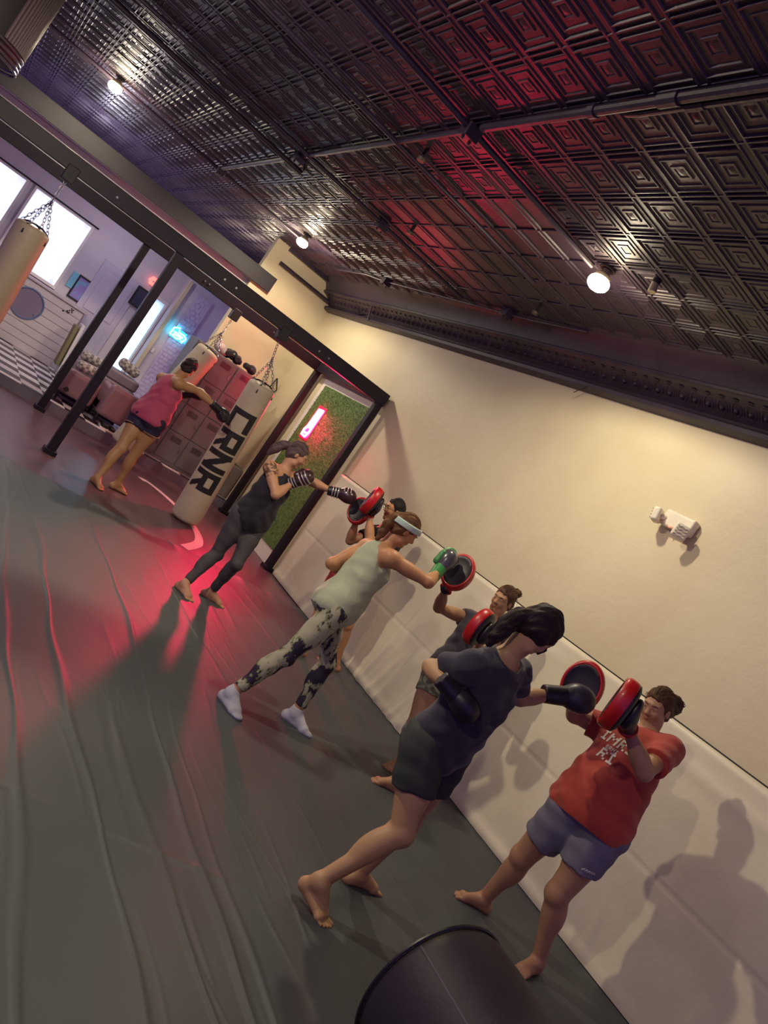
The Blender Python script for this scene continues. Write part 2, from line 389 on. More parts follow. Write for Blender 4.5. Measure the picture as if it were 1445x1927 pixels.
# black vinyl mat cover with long folds
def matcover():
    R = random.Random(5); F = []
    for (x, a, wd, y0, y1, sl) in [(1.9, .010, .016, -2, 7.5, .02), (1.97, .006, .012, -2, 4.6, .03), (2.66, .006, .012, 2.6, 6.6, -.04), (1.42, .009, .018, -2, 7.4, -.02), (1.08, .008, .018, -2, 7.4, .02), (.55, .009, .02, -2, 7.4, .0), (2.3, .004, .018, -1, 3.2, .06), (1.72, .007, .018, -1, 3.6, -.03), (3.2, .004, .015, 1, 3.2, .0), (3.6, .004, .018, 4.5, 7, -.05)]: F.append((x, a, wd, y0, y1, sl))
    for k in range(150): 
        y0 = R.uniform(0, 6.5); F.append((R.uniform(.4, 4.4), R.uniform(.001, .003), R.uniform(.008, .022), y0, y0+R.uniform(.4, 1.4), R.uniform(-.22, .22)))
    xs = np.linspace(-1.0, 4.655, 760); ys = np.linspace(.3, 7.56, 560)
    X, Y = np.meshgrid(xs, ys); Z = np.full(X.shape, .0075)
    for (x, a, wd, y0, y1, sl) in F:
        t = (Y-(y0+y1)/2)/((y1-y0)/2); env = np.clip(1-t*t, 0, 1)**.6
        q = (X-x-sl*(Y-(y0+y1)/2)-.03*np.sin(1.7*Y+x*3)-.008*np.sin(7*Y+x*9))/(wd*(1+.5*np.sin(2.9*Y+x*7))); Z += a*env*np.exp(-q*q)
    Z += .0006*(np.sin(2.3*X+1.1*Y)+np.sin(3.7*X-2.2*Y))*.5+.0006
    Z += .0045*np.exp(-((Y-2.98+.24*X)/.018)**2)*np.clip((2.9-X)/.4, 0, 1)
    edge = np.clip((7.56-Y)/.06, 0, 1); 
    for k in range(9): Z += .012*np.exp(-((X-(.8+.43*k))/.06)**2)*np.exp(-((Y-7.5)/.18)**2)
    Z = .002+(Z-.002)*edge**.5
    nx = len(xs); vs = np.stack([X, Y, Z], -1).reshape(-1, 3)
    fs = [(j*nx+i, j*nx+i+1, (j+1)*nx+i+1, (j+1)*nx+i) for j in range(len(ys)-1) for i in range(nx-1)]
    o = link('floor_mat', vs, fs, M_mat, base=(1.7, 3.5, 0), smooth=180)
    tag(o, 'wrinkled black vinyl mat cover spread over the training floor', 'floor mat')
matcover()

# ------------------------------------------------------------------ ceiling pipes, sprinklers and sensors
def pipe(pts, r, label, boxes=(), couplers=(), m=M_tin):
    o = thing('ceiling_pipe', pts[0], label, 'pipe', None)
    MB().tube(pts, r, 10).build('tube', m, o)
    for c in boxes:
        b = MB().box((c[0]-.055, c[1]-.055, c[2]-.06), (c[0]+.055, c[1]+.055, c[2]+.03)); b.cyl((c[0]-.03, c[1], c[2]-.06), (c[0]-.03, c[1], c[2]-.075), .012, n=8); b.cyl((c[0]+.03, c[1], c[2]-.06), (c[0]+.03, c[1], c[2]-.075), .012, n=8)
        b.build('junction_box', m, o, bevel=.008)
    for (a, c) in couplers: MB().cyl(a, c, r*1.35, n=10).build('coupling', m, o)
    return o
zc = 3.845
pipe([(-3, 4.63, zc), (3.25, 4.60, zc)], .022, 'dark pipe crossing the tin ceiling nearest the camera, meeting a junction box', [(1.93, 4.62, zc)])
pipe([(-3, 5.66, zc), (3.6, 5.64, zc)], .02, 'dark pipe crossing the tin ceiling second from the camera')
pipe([(-3, 7.5, zc), (4.1, 7.47, zc)], .022, 'dark pipe crossing the tin ceiling with a box, third from the camera', [(2.9, 7.49, zc)])
pipe([(-3, 8.03, zc), (2.1, 8.05, zc-.02), (2.1, 8.05, 3.9)], .026, 'dark pipe turning up into the ceiling, beside the third crossing pipe')
pipe([(-3, 10.7, zc), (3.3, 10.75, zc)], .022, 'dark pipe crossing the tin ceiling above the farthest rig beam', [(1.95, 10.72, zc)])
pipe([(1.93, .6, zc+.012), (1.93, 4.5, zc+.012)], .026, 'long dark conduit running towards the camera along the ceiling', couplers=[((1.93, 2.9, zc+.012), (1.93, 3.02, zc+.012)), ((1.93, 3.45, zc+.012), (1.93, 3.5, zc+.012))])
pipe([(1.99, .6, zc+.02), (1.99, 3.2, zc+.02), (1.99, 3.3, zc+.03)], .018, 'thin dark conduit lying beside the long conduit on the ceiling', couplers=[((1.99, 2.8, zc+.02), (1.99, 2.9, zc+.02))])
pipe([(1.93, 4.75, zc+.012), (1.93, 10.6, zc+.012)], .022, 'dark conduit continuing from the junction box to the far pipe', [(1.93, 7.72, zc)])
pipe([(3.98, 10.8, zc+.01), (3.98, 9.75, zc+.01), (4.06, 9.4, zc+.01), (4.3, 6.4, zc+.01), (4.32, 5.6, zc+.02)], .012, 'thin bent conduit following the right edge of the tin ceiling', [(4.07, 9.3, zc+.02), (4.27, 6.8, zc+.03)])
def sprinkler(x, y, label, light=False):
    o = thing('ceiling_sensor' if light else 'sprinkler_head', (x, y, 3.9), label, 'sensor' if light else 'sprinkler')
    if light:
        MB().cyl((x, y, 3.9), (x, y, 3.86), .03, n=16).build('base_ring', M_dark, o)
        MB().cyl((x, y, 3.865), (x+.01, y-.01, 3.80), .026, .03, 16).build('canister', mat('brushed_nickel', '#b9ad98', .35, metal=.6), o)
    else:
        MB().cyl((x, y, 3.9), (x, y, 3.82), .016, n=10).build('stem', M_dark, o)
        MB().cyl((x, y, 3.80), (x, y, 3.825), .03, n=14).build('deflector', mat('dull_brass', '#77705f', .5, metal=.5), o)
sprinkler(3.41, 4.11, 'small pale metal canister on the ceiling beside the brightest lamp', True)
sprinkler(2.08, 5.46, 'small sprinkler head on the ceiling by the red reflection')
sprinkler(4.05, 6.06, 'small sprinkler head on the ceiling above the cream wall')
sprinkler(2.96, 6.95, 'small sprinkler head on the dark ceiling between the two right-hand lamps')

def ceiling_light(x, y, label, e, spill=.3):
    o = thing('ceiling_light', (x, y, 3.9), label, 'lamp', 'bare ceiling floodlights')
    MB().lathe([(.05, 0), (.06, .01), (.06, .025), (.03, .03)], (x, y, 3.9), (0, 0, -1), 20).build('mount', M_dark, o)
    MB().lathe([(.025, .02), (.035, .05), (.062, .075), (.066, .10), (.06, .102)], (x, y, 3.9), (0, 0, -1), 20).build('housing', mat('lamp_housing', '#8a7f70', .4), o)
    MB().lathe([(.062, .098), (.078, .115), (.084, .14), (.076, .165), (.05, .185), (.015, .192)], (x, y, 3.9), (0, 0, -1), 24).build('bulb', mat('lit_bulb', '#ffffff', .3, emit=('#ffe2b4', 30)), o, smooth=180)
    l = bpy.data.lights.new('lamp_glow', 'SPOT'); l.energy = e; l.color = LAMP_COL; l.shadow_soft_size = .06; l.spot_size = math.radians(174); l.spot_blend = .25
    lo = bpy.data.objects.new('lamp_glow', l); COL.objects.link(lo); lo.location = (x, y, 3.66)
    l = bpy.data.lights.new('lamp_spill', 'POINT'); l.energy = e*spill; l.color = LAMP_COL; l.shadow_soft_size = .06
    lo = bpy.data.objects.new('lamp_spill', l); COL.objects.link(lo); lo.location = (x, y, 3.64)
    return o
ceiling_light(3.33, 4.53, 'glowing floodlight on the ceiling, nearest and largest of the lamps', E_LAMP*.72, .10)
ceiling_light(3.25, 10.45, 'glowing floodlight on the ceiling over the far end of the room by the rig', E_LAMP*.8)
ceiling_light(.46, 10.6, 'glowing floodlight on the ceiling at the left above the rig beam', E_LAMP*.8)
ceiling_light(-.1, 4.5, 'floodlight on the ceiling well to the left of the nearest lamp', E_LAMP*1.7, .2)
ceiling_light(-1.5, 1.2, 'floodlight on the ceiling farthest left, closest to the front of the room', E_LAMP*.9)

for (x, y, e_, cc) in ((3.55, 13.1, 26, (1, .85, .6)), (.7, 13.4, 26, (.86, .82, 1)), (1.9, 13.1, 16, (.92, .86, 1))):   # warm lamp behind the header; two lilac-white fills added for ceiling and back room
    l = bpy.data.lights.new('back_lamp_and_fill', 'POINT'); l.energy = e_; l.color = cc; l.shadow_soft_size = .08
    lo = bpy.data.objects.new('back_lamp_and_fill', l); COL.objects.link(lo); lo.location = (x, y, 3.32 if e_ > 20 else 2.7)
# vent drum hanging at the left
o = thing('ventilation_drum', (-.86, 7.5, 3.9), 'large black ribbed ventilation drum hanging from the ceiling at the left', 'ventilator')
MB().lathe([(.56, 0), (.57, .2), (.57, 1.0), (.56, 1.12), (.50, 1.16)], (-.86, 7.5, 3.9), (0, 0, -1), 48).build('drum', M_dark, o)
b = MB()
for k in range(22):
    a = -.75+1.3*k/22; b.cyl((-.86+.575*math.cos(a), 7.5+.575*math.sin(a), 3.88), (-.86+.575*math.cos(a), 7.5+.575*math.sin(a), 2.86), .012, n=6)
b.build('ribs', mat('drum_ribs', '#4a3d44', .45), o)
b = MB()
for h in (2.84, 2.80, 2.765, 2.735): b.tube([(-.86+(.58-.0*h)*math.cos(a), 7.5+.58*math.sin(a), h) for a in np.linspace(0, 2*math.pi, 49)[:-1]], .010, 6, closed=True)
b.build('rim_rings', mat('rim_metal', '#6f6478', .25, metal=.7), o)
b = MB()
for k in range(4):
    a = k*math.pi/2+.4; b.obox((-.86+.26*math.cos(a), 7.5+.26*math.sin(a), 2.84), (math.cos(a), math.sin(a), 0), (-math.sin(a), math.cos(a), .35), (0, 0, 1), (.24, .1, .006))
b.build('fan_blades', mat('fan_blade_grey', '#5a4c58', .5), o)

# wall bracket and loose wire by the cornice
o = thing('corner_bracket', (4.5, 10.55, 3.62), 'dark triangular bracket with a diagonal rod at the cornice corner', 'bracket')
b = MB(); b.add([(4.62, 10.75, 3.55), (4.40, 10.75, 3.86), (4.62, 10.4, 3.86), (4.62, 10.4, 3.6), (4.66, 10.75, 3.55), (4.66, 10.4, 3.86)], [(0, 1, 2), (0, 2, 3), (0, 4, 1), (1, 5, 2), (4, 5, 1)]); b.build('plate', M_dark, o, smooth=0)
MB().tube([(4.60, 10.3, 3.50), (4.42, 10.2, 3.83)], .010, 8).build('rod', mat('grey_rod', '#77707c', .4, metal=.6), o)
tag(MB().tube([(4.63, 5.55, 3.48), (4.60, 5.57, 3.44), (4.61, 5.63, 3.40)], .004, 6).build('wire', M_dark, base=(4.63, 5.55, 3.48)), 'short loose wire hanging under the cornice above the cream wall', 'wire')

# emergency light
EX = 4.712
o = thing('emergency_light', (EX, 3.85, 2.7), 'white twin-head emergency light mounted on the bare cream wall', 'emergency light')
M_el = mat('emergency_white', '#e2dcc8', .4)
MB().box((EX-.075, 3.71, 2.645), (EX, 3.99, 2.775)).build('body', M_el, o, bevel=.018, seg=3)
def head(c, n):
    u, v, n = frame(n); b = MB(); b.obox(np.array(c), u, v, n, (.055, .055, .03)); h = b.build('lamp_head', M_el, o, bevel=.018, seg=3)
    b = MB()
    for k in range(4):
        q = -.033+.022*k
        b.tube([np.array(c)+n*.034+u*x+v*(q+.004*math.sin(x*160+k)) for x in np.linspace(-.042, .042, 10)], .005, 6)
    b.build('lens_ribs', mat('lens_cream', '#d9d2b2', .25), h)
head((EX-.125, 3.73, 2.645), nrm((-.62, -.55, -.1))); head((EX-.115, 4.0, 2.685), nrm((-.35, .9, -.2)))
MB().cyl((EX-.07, 3.75, 2.68), (EX-.11, 3.74, 2.66), .022, n=10).build('swivel', M_el, o)
MB().cyl((EX-.07, 3.96, 2.70), (EX-.10, 3.98, 2.69), .022, n=10).build('swivel', M_el, o)
MB().ball((EX-.076, 3.88, 2.652), .007, 8).build('indicator', mat('red_led', '#ff3020', .3, emit=('#ff3a2a', 8)), o)

# ------------------------------------------------------------------ steel rig
rig = thing('training_rig', (3, 9.7, 0), 'black steel rig of square posts and long beams carrying the punching bags', 'rig')
for (x, y) in ((1.69, 8.65), (4.61, 8.65), (1.72, 10.8), (4.62, 10.8), (-1.35, 8.65), (-1.35, 10.8)):
    p = MB().box((x-.046, y-.046, 0), (x+.046, y+.046, 2.5 if y < 10 else 2.52)).build('post', M_steel, rig, bevel=.006)
    MB().box((x-.07, y-.07, 0), (x+.07, y+.07, .05)).build('foot_plate', M_steel, p, bevel=.004)
MB().box((-3.2, 8.6, 2.5), (4.67, 8.7, 2.665)).build('front_beam', M_steel, rig, bevel=.006)
MB().box((-3.2, 10.75, 2.52), (4.67, 10.85, 2.675)).build('rear_beam', M_steel, rig, bevel=.006)
MB().box((4.56, 8.7, 2.53), (4.66, 10.75, 2.67)).build('side_beam', M_steel, rig, bevel=.006)
for x in (.9, 2.2, 2.35, 3.55, 3.7): MB().cyl((x, 8.6, 2.57), (x, 8.592, 2.57), .012, n=8).build('bolt', M_chrome, rig)
for x in (2.55, 2.62, 3.72, 3.80): MB().cyl((x, 10.75, 2.6), (x, 10.742, 2.6), .012, n=8).build('bolt', M_chrome, rig)
for (x, y) in ((3.09, 8.65), (.46, 8.65), (3.14, 10.8)):
    MB().box((x-.06, y-.062, 2.40), (x+.06, y+.062, 2.56)).build('bag_bracket', M_dark, rig, bevel=.008)

# ------------------------------------------------------------------ punching bags
def chain(b, p, q, n):
    p, q = np.array(p, float), np.array(q, float); d = q-p; L = np.linalg.norm(d); u, v, w = frame(d)
    for i in range(n):
        c = p+d*(i+.5)/n; s = u if i % 2 else v; h = L/n*.66; r = .011
        b.tube([c+w*h*math.cos(a)+s*r*math.sin(a)*1.3 for a in np.linspace(0, 2*math.pi, 11)[:-1]], .0035, 5, closed=True)
def bag(name, top, bot, r0, r1, hook, label, m, letters=None):
    top, bot, hook = map(lambda p: np.array(p, float), (top, bot, hook)); o = thing(name, bot, label, 'punching bag', 'hanging punching bags')
    d = bot-top; L = np.linalg.norm(d); d = d/L
    pr = [(r0*.72, -.012), (r0*.9, 0), (r0*.985, .02), (r0, .05)]+[(r0+(r1-r0)*t, .05+(L-.1)*t) for t in np.linspace(.1, 1, 12)]+[(r1*.98, L-.025), (r1*.88, L-.003), (r1*.5, L)]
    MB().lathe(pr, top, d, 40).build('bag_body', m, o, smooth=60)
    u, v, _ = frame(d)
    ring = hook; b = MB(); j = top+(hook-top)*.55
    b2 = MB()
    for k in range(4):
        a = k*math.pi/2+.5; e = top+(u*math.cos(a)+v*math.sin(a))*r0*.85
        chain(b, j, e, 9); b2.tube([e-d*.0, e+(top-e)*.45-d*.03, top-d*.035], .010, 6)
        b2.tube([e-d*.005, e+d*.10+(e-top)*.18], .011, 6)
    chain(b, hook, j, 7); b.tube([j+u*.025*math.cos(a)+d*.025*math.sin(a) for a in np.linspace(0, 2*math.pi, 13)[:-1]], .006, 6, closed=True)
    b.build('chain', M_chrome, o); b2.build('top_strap', M_dark, o)
    return o, top, d, u, v
o, btop, bd, bu, bv = bag('punching_bag', (3.26, 8.72, 1.87), (3.42, 8.84, .035), .165, .185, (3.09, 8.65, 2.41), 'tall off-white punching bag with black CRNR letters, hanging right of the lockers', M_tan)
# block letters wrapped on the bag, reading downwards
def letters():
    face = nrm(V(-.46, -.89, 0)-bd*(V(-.46, -.89, 0)@bd)); side = np.cross(bd, face)      # side: to the bag's right as seen by the camera
    if side[0] < 0: side = -side
    h, wdt = .34, .25
    def inC(s, t): return s < .26 or t > .74 or t < .26
    def inR(s, t): return s < .27 or t > .78 or (t > .42 and s > .73 and t < 1) or (.36 < t < .56) or (t < .46 and abs(s-(.92-.95*t)) < .15)
    def inN(s, t): return s < .26 or s > .74 or abs(s-(1-t)) < .17
    b = MB(); nS, nT = 34, 40
    for (c0, fn, cut) in ((.47, inC, None), (.745, inR, None), (1.02, inN, None), (1.295, inR, None)):
        for i in range(nS):
            for j in range(nT):
                if not fn((i+.5)/nS, (j+.5)/nT): continue
                vs = []
                for (di, dj) in ((0, 0), (1, 0), (1, 1), (0, 1)):
                    s, t = (i+di)/nS, (j+dj)/nT; hh = c0+(s-.5)*wdt; rr = .165+.02*hh/1.84+.0022
                    a = (t-.5)*h/rr; vs.append(btop+bd*hh+(face*math.cos(a)+side*math.sin(a))*rr)
                b.add(vs, [(0, 1, 2, 3)])
    bmx = MATS['near_black']
    ob = b.build('lettering', bmx, o, smooth=0)
    return ob
letters()
bag('punching_bag', (.45, 8.62, 1.86), (.52, 8.6, .22), .165, .17, (.46, 8.65, 2.41), 'tan punching bag hanging on chains in front of the bright curtained window', mat('tan_leather', '#9f8f7a', .5, bump=[(5, .3, .02), (70, .15, .003)]))
bag('punching_bag', (3.02, 10.45, 1.86), (2.74, 10.4, .19), .165, .175, (3.14, 10.8, 2.41), 'off-white punching bag hidden behind the woman in the pink tank top', M_tan)

# heavy bag lying in the foreground
o = thing('heavy_bag', (2.45, .9, 0), 'black leather heavy bag lying on the mat in the foreground', 'heavy bag')
m_hb = mat('worn_black_leather', '#2c2430', .55, bump=[(6, .25, .02), (70, .25, .003)], vary=(4, '#4a4434', .58, .72, 2), spec=.3)
MB().lathe([(.20, -.022), (.27, -.012), (.292, .002), (.3, .03), (.303, .2), (.3, .9), (.3, 1.6), (.28, 1.65)], (2.45, 1.72, .315), (0, -1, 0), 56).build('bag_body', m_hb, o, smooth=50)
b = MB(); b.tube([(2.45+.298*math.cos(a), 1.722, .315+.298*math.sin(a)) for a in np.linspace(0, 2*math.pi, 65)[:-1]], .007, 6, closed=True)
b.build('rim_seam', M_black, o)
b = MB()
for a in (2.45, .75): b.tube([(2.45+.3025*math.cos(a), y, .315+.3025*math.sin(a)) for y in np.linspace(1.70, .2, 12)], .003, 5)
b.build('side_seam', mat('grey_thread', '#6a5f6c', .6), o)

# ------------------------------------------------------------------ turf panel with the neon sign
o = thing('turf_panel', (4.7, 9.68, 0), 'green artificial turf panel on the white wall between the rig posts', 'turf panel')
MB().box((4.69, 8.74, 0.0), (4.70, 10.55, 2.50)).build('backing_board', mat('white_board', '#dcd2cc', .5), o)
b = MB().box((4.678, 8.9, .2), (4.69, 10.42, 2.41))
R = random.Random(11)
for k in range(9000):
    y, z = R.uniform(8.9, 10.42), R.uniform(.2, 2.41); l = R.uniform(.012, .03); a = R.uniform(0, 6.28)
    p = np.array((4.678, y, z)); q = p+np.array((-l*.8, l*.7*math.cos(a), l*.7*math.sin(a))); t = np.array((0, -math.sin(a), math.cos(a)))*.003
    b.add([p-t, p+t, q], [(0, 1, 2)])
b.build('turf', mat('turf_green', '#67803f', .75, vary=(30, '#455f34', .35, .65)), o, smooth=0)
o = thing('neon_sign', (4.66, 10.05, 1.63), 'tall bright red neon sign glowing on the green turf panel', 'neon sign')
m_neon = mat('red_neon', '#ffffff', .3, emit=('#ff2850', 48))
M_halo = mat('red_acrylic', '#ff0038', .3, emit=('#ff0030', 1.2))
b = MB(); zt, zb, yc = 2.07, 1.64, 10.03
b.tube([(4.655, yc-.075, zt), (4.655, yc+.06, zt-.005), (4.655, yc+.075, zb+.14), (4.655, yc+.115, zb+.08), (4.655, yc+.10, zb), (4.655, yc-.02, zb-.01), (4.655, yc-.07, zb+.06), (4.655, yc-.075, zt)], .016, 8)
for q in (-.045, -.01, .03): b.tube([(4.655, yc+q, zt-.01), (4.655, yc+q, zb+.16)], .015, 8)
b.tube([(4.655, yc-.05, zb+.14), (4.655, yc+.07, zb+.13)], .015, 8); b.tube([(4.655, yc-.03, zb+.05), (4.655, yc+.085, zb+.04)], .015, 8)
b.build('neon_tubes', m_neon, o)
MB().box((4.668, yc-.12, zb-.05), (4.676, yc+.155, zt+.05)).build('backplate', M_halo, o, bevel=.003)
l = bpy.data.lights.new('neon_glow', 'AREA'); l.shape = 'RECTANGLE'; l.size = .18; l.size_y = .42; l.energy = E_NEON; l.color = (1, .005, .085); l.spread = math.radians(112)
lo = bpy.data.objects.new('neon_glow', l); COL.objects.link(lo); lo.location = (4.63, 10.04, 1.86)
lo.rotation_euler = Vector((-1, -1.7, -.55)).to_track_quat('-Z', 'Z').to_euler()

# ------------------------------------------------------------------ lockers and what lies on them
o = thing('locker_unit', (3.55, 11.4, .146), 'grey metal locker unit three columns wide behind the punching bags', 'locker')
M_lock = mat('grey_locker_metal', '#62666a', .42, spec=.6)
MB().box((3.02, 11.2, .146), (4.08, 11.62, 1.93)).build('cabinet', M_lock, o, bevel=.006)
for i in range(3):
    for j in range(4):
        x0, z0 = 3.03+.35*i, .2+.43*j
        d = MB().box((x0+.006, 11.183, z0+.006), (x0+.340, 11.2, z0+.424)).build('door', M_lock, o, bevel=.004)
        b = MB()
        for k in range(4): b.box((x0+.09, 11.178, z0+.30+.022*k), (x0+.25, 11.186, z0+.308+.022*k))
        b.build('vents', M_dark, d, smooth=0)
        MB().box((x0+.29, 11.17, z0+.19), (x0+.315, 11.184, z0+.26)).build('latch', M_chrome, d, bevel=.003)

def boxing_glove_prims(w, d, up, s=1.0, thumb=1):
    w, d = np.array(w, float), nrm(d); u = nrm(np.array(up)-d*(np.array(up)@d)); v = np.cross(d, u)
    R = np.stack([d, v, u], 1)
    body = [EL(w+d*.120*s, (.078*s, .060*s, .066*s), R, .02), EL(w+d*.150*s+u*(-.014*s), (.060*s, .062*s, .060*s), R, .03), RC(w+d*.05*s, w+d*.11*s, .042*s, .054*s, .025),
            RC(w+d*.070*s+v*.054*s*thumb, w+d*.135*s+v*.062*s*thumb-u*.028*s, .027*s, .023*s, .007)]
    cuff = [RC(w-d*.05*s, w+d*.065*s, .044*s, .048*s, .01, [(w-d*.055*s, -d), (w+d*.07*s, d)])]
    return body, cuff, u, v
GLOVE_N = [0]
def loose_glove(p, d, up, label, m):
    body, cuff, u, v = boxing_glove_prims(p, d, up)
    o = sdf_obj('boxing_glove', body, .009, m, base=p); tag(o, label, 'boxing glove', 'boxing gloves on the lockers')
    sdf_obj('cuff', cuff, .009, M_dark, o)
loose_glove((3.51, 11.27, 2.005), (.2, 1, 0), (0, 0, 1), 'black boxing glove on top of the lockers, next to the pale bag', M_black)
loose_glove((3.62, 11.56, 2.04), (.1, -1, -.1), (0, 0, 1), 'black boxing glove heaped in the middle of the locker top', M_black)
loose_glove((3.69, 11.33, 2.005), (.3, 1, 0), (0, 0, 1), 'dark boxing glove on the locker top just right of the heap', mat('dark_purple_leather', '#33243a', .4))
loose_glove((3.88, 11.36, 2.003), (.8, .5, 0), (0, 0, 1), 'dark boxing glove lying alone near the right end of the lockers', MATS['dark_purple_leather'])
c = sdf_obj('cloth_bag', [EL((3.40, 11.38, 2.01), (.10, .1, .075), k=.03), EL((3.46, 11.36, 1.975), (.07, .08, .05), k=.03), RC((3.36, 11.36, 2.06), (3.33, 11.34, 2.10), .03, .02, .02)], .01, mat('pale_cloth', '#b9a3a6', .8), base=(3.4, 11.38, 1.93))
tag(c, 'pale crumpled cloth bag at the left end of the locker top', 'bag')

# strap hanging by the corner, grey box on the floor
o = thing('suspension_strap', (4.64, 11.93, 2.12), 'black suspension strap with a red grip hanging near the wall corner', 'strap')
MB().tube([(4.60, 11.95, 2.14), (4.70, 11.95, 1.98), (4.66, 11.95, 1.82), (4.58, 11.95, 1.97), (4.60, 11.95, 2.14)], .010, 6).build('loop', M_dark, o)
MB().tube([(4.65, 11.95, 1.83), (4.64, 11.95, 1.6), (4.67, 11.95, 1.3), (4.66, 11.95, .8)], .012, 6).build('webbing', M_dark, o)
MB().cyl((4.645, 11.945, 1.62), (4.655, 11.945, 1.45), .022, n=10).build('grip', M_red, o)
o = thing('foam_box', (4.45, 11.25, 0), 'worn grey foam box standing in the corner below the strap', 'foam box')
MB().box((4.34, 11.2, .146), (4.70, 11.7, .66)).build('block', mat('worn_grey_foam', '#6f6a66', .75, vary=(6, '#6b5a48', .5, .7), bump=[(10, .3, .02)]), o, bevel=.02)
MB().tube([(4.33, 11.25, .3), (4.28, 11.2, .42), (4.36, 11.17, .50), (4.5, 11.17, .46)], .008, 6).build('cord', M_white, o)

# tape curve on the floor
pts = [(3.05, 9.95), (3.18, 10.0), (3.36, 9.75), (3.5, 9.4), (3.56, 8.95), (3.55, 8.55), (3.45, 8.15), (3.28, 7.85), (3.12, 7.62)]
def tape(pts, wd, label):
    P = [np.array((x, y)) for x, y in pts]; vs = []; fs = []
    for i in range(len(P)):
        t = nrm(P[min(i+1, len(P)-1)]-P[max(i-1, 0)]); n = np.array((-t[1], t[0]))*wd/2
        vs += [(*(P[i]-n), .003), (*(P[i]+n), .003)]
    fs = [(2*i, 2*i+1, 2*i+3, 2*i+2) for i in range(len(P)-1)]
    tag(link('floor_marking', vs, fs, mat('pale_pink_paint', '#d6b3c0', .55), base=(pts[0][0], pts[0][1], 0), smooth=0), label, 'floor marking')
def smoothp(pts, n=6):
    out = []
    for i in range(len(pts)-1):
        p0, p1, p2, p3 = (np.array(pts[max(i-1, 0)]), np.array(pts[i]), np.array(pts[i+1]), np.array(pts[min(i+2, len(pts)-1)]))
        for k in range(n):
            t = k/n; out.append(tuple(.5*((2*p1)+(-p0+p2)*t+(2*p0-5*p1+4*p2-p3)*t*t+(-p0+3*p1-3*p2+p3)*t**3)))
    return out+[tuple(pts[-1])]
tape(smoothp(pts), .11, 'pale curved line painted on the brown floor under the CRNR bag')

# ------------------------------------------------------------------ back room
def window(name, x0, x1, z0, z1, label):
    b = MB().box((x0-.04, 14.56, z1), (x1+.04, 14.6, z1+.05)); b.box((x0-.04, 14.56, z0-.05), (x1+.04, 14.6, z0)); b.box((x0-.04, 14.56, z0), (x0, 14.6, z1)); b.box((x1, 14.56, z0), (x1+.04, 14.6, z1)); b.box(((x0+x1)/2-.015, 14.66, z0), ((x0+x1)/2+.015, 14.69, z1))
    wn = struct(b.build(name, M_white, smooth=0, bevel=.004))
    MB().grid(lambda u, v: (x0-.02+(x1-x0+.04)*u, 14.585+.018*math.sin(u*38+.6*math.sin(9*u))*(1-.35*v), z0-.04+(z1-z0+.05)*v), 90, 6).build('curtain', mat('sheer_curtain', '#f2f4ff', .8, trans=.75), wn, smooth=180, base=BASE[name])
    b = MB().cyl((x0-.1, 14.54, z1+.05), (x1+.1, 14.54, z1+.05), .014, n=10); b.build('curtain_rod', M_dark, wn, base=BASE[name])
    l = bpy.data.lights.new('daylight', 'AREA'); l.shape = 'RECTANGLE'; l.size = x1-x0; l.size_y = z1-z0; l.energy = E_DAY*(x1-x0)*(z1-z0); l.color = (.78, .86, 1)
    lo = bpy.data.objects.new('daylight', l); COL.objects.link(lo); lo.location = ((x0+x1)/2, 14.74, (z0+z1)/2); lo.rotation_euler = (math.radians(-90), 0, 0)
BASE['window_1'] = BASE['window_2'] = (0, 0, 0)
window('window_1', .5, 1.46, 1.33, 2.48, '')
window('window_2', -.85, .32, 1.33, 2.48, '')
d = struct(MB().box((2.83, 14.55, .146), (2.88, 14.62, 2.19)).box((3.12, 14.55, .146), (3.16, 14.62, 2.19)).box((2.88, 14.55, 2.14), (3.12, 14.62, 2.19)).build('door_1', M_white, smooth=0))
MB().box((2.88, 14.64, .16), (3.12, 14.65, 2.14)).build('glass_pane', mat('frosted_glass', '#eefaff', .5, trans=.8), d)
l = bpy.data.lights.new('door_daylight', 'AREA'); l.shape = 'RECTANGLE'; l.size = .24; l.size_y = 1.9; l.energy = E_DAY*.55; l.color = (.8, .93, 1)
lo = bpy.data.objects.new('door_daylight', l); COL.objects.link(lo); lo.location = (3.0, 14.74, 1.15); lo.rotation_euler = (math.radians(-90), 0, 0)
d = struct(MB().box((1.9, 14.56, .146), (2.62, 14.6, 2.2)).build('door_2', mat('lilac_door', '#b8b0c4', .5), smooth=0))
b = MB()
for (x0, x1, z0, z1) in ((2.0, 2.22, 1.3, 2.05), (2.3, 2.52, 1.3, 2.05), (2.0, 2.22, .3, 1.15), (2.3, 2.52, .3, 1.15)): b.box((x0, 14.545, z0), (x1, 14.56, z1))
b.build('door_panels', MATS['lilac_door'], d, bevel=.006)

# planked half wall with the round emblem
o = thing('counter_front', (1.5, 14.35, .146), 'white planked counter front below the curtained window', 'counter')
b = MB()
for k in range(8): b.box((-.6, 14.33, .15+.134*k), (2.05, 14.37, .15+.134*k+.128))
b.build('planks', mat('white_planks', '#c2b6b8', .55), o, bevel=.006)
MB().box((-.64, 14.3, 1.222), (2.09, 14.55, 1.262)).build('counter_top', mat('pale_counter_top', '#b7a9ae', .5), o, bevel=.006)
b = MB().cyl((1.25, 14.33, .86), (1.25, 14.318, .86), .25, n=48); e = b.build('round_emblem', mat('mauve_emblem', '#7d6d84', .5), o)
MB().tube([(1.25+.25*math.cos(a), 14.316, .86+.25*math.sin(a)) for a in np.linspace(0, 2*math.pi, 49)[:-1]], .014, 8, closed=True).build('emblem_rim', mat('slate_blue', '#56688f', .5), e)
MB().ball((1.42, 14.315, .75), (.018, .006, .018), 8).build('emblem_dot', MATS['slate_blue'], e)
b = MB(); R = random.Random(2)
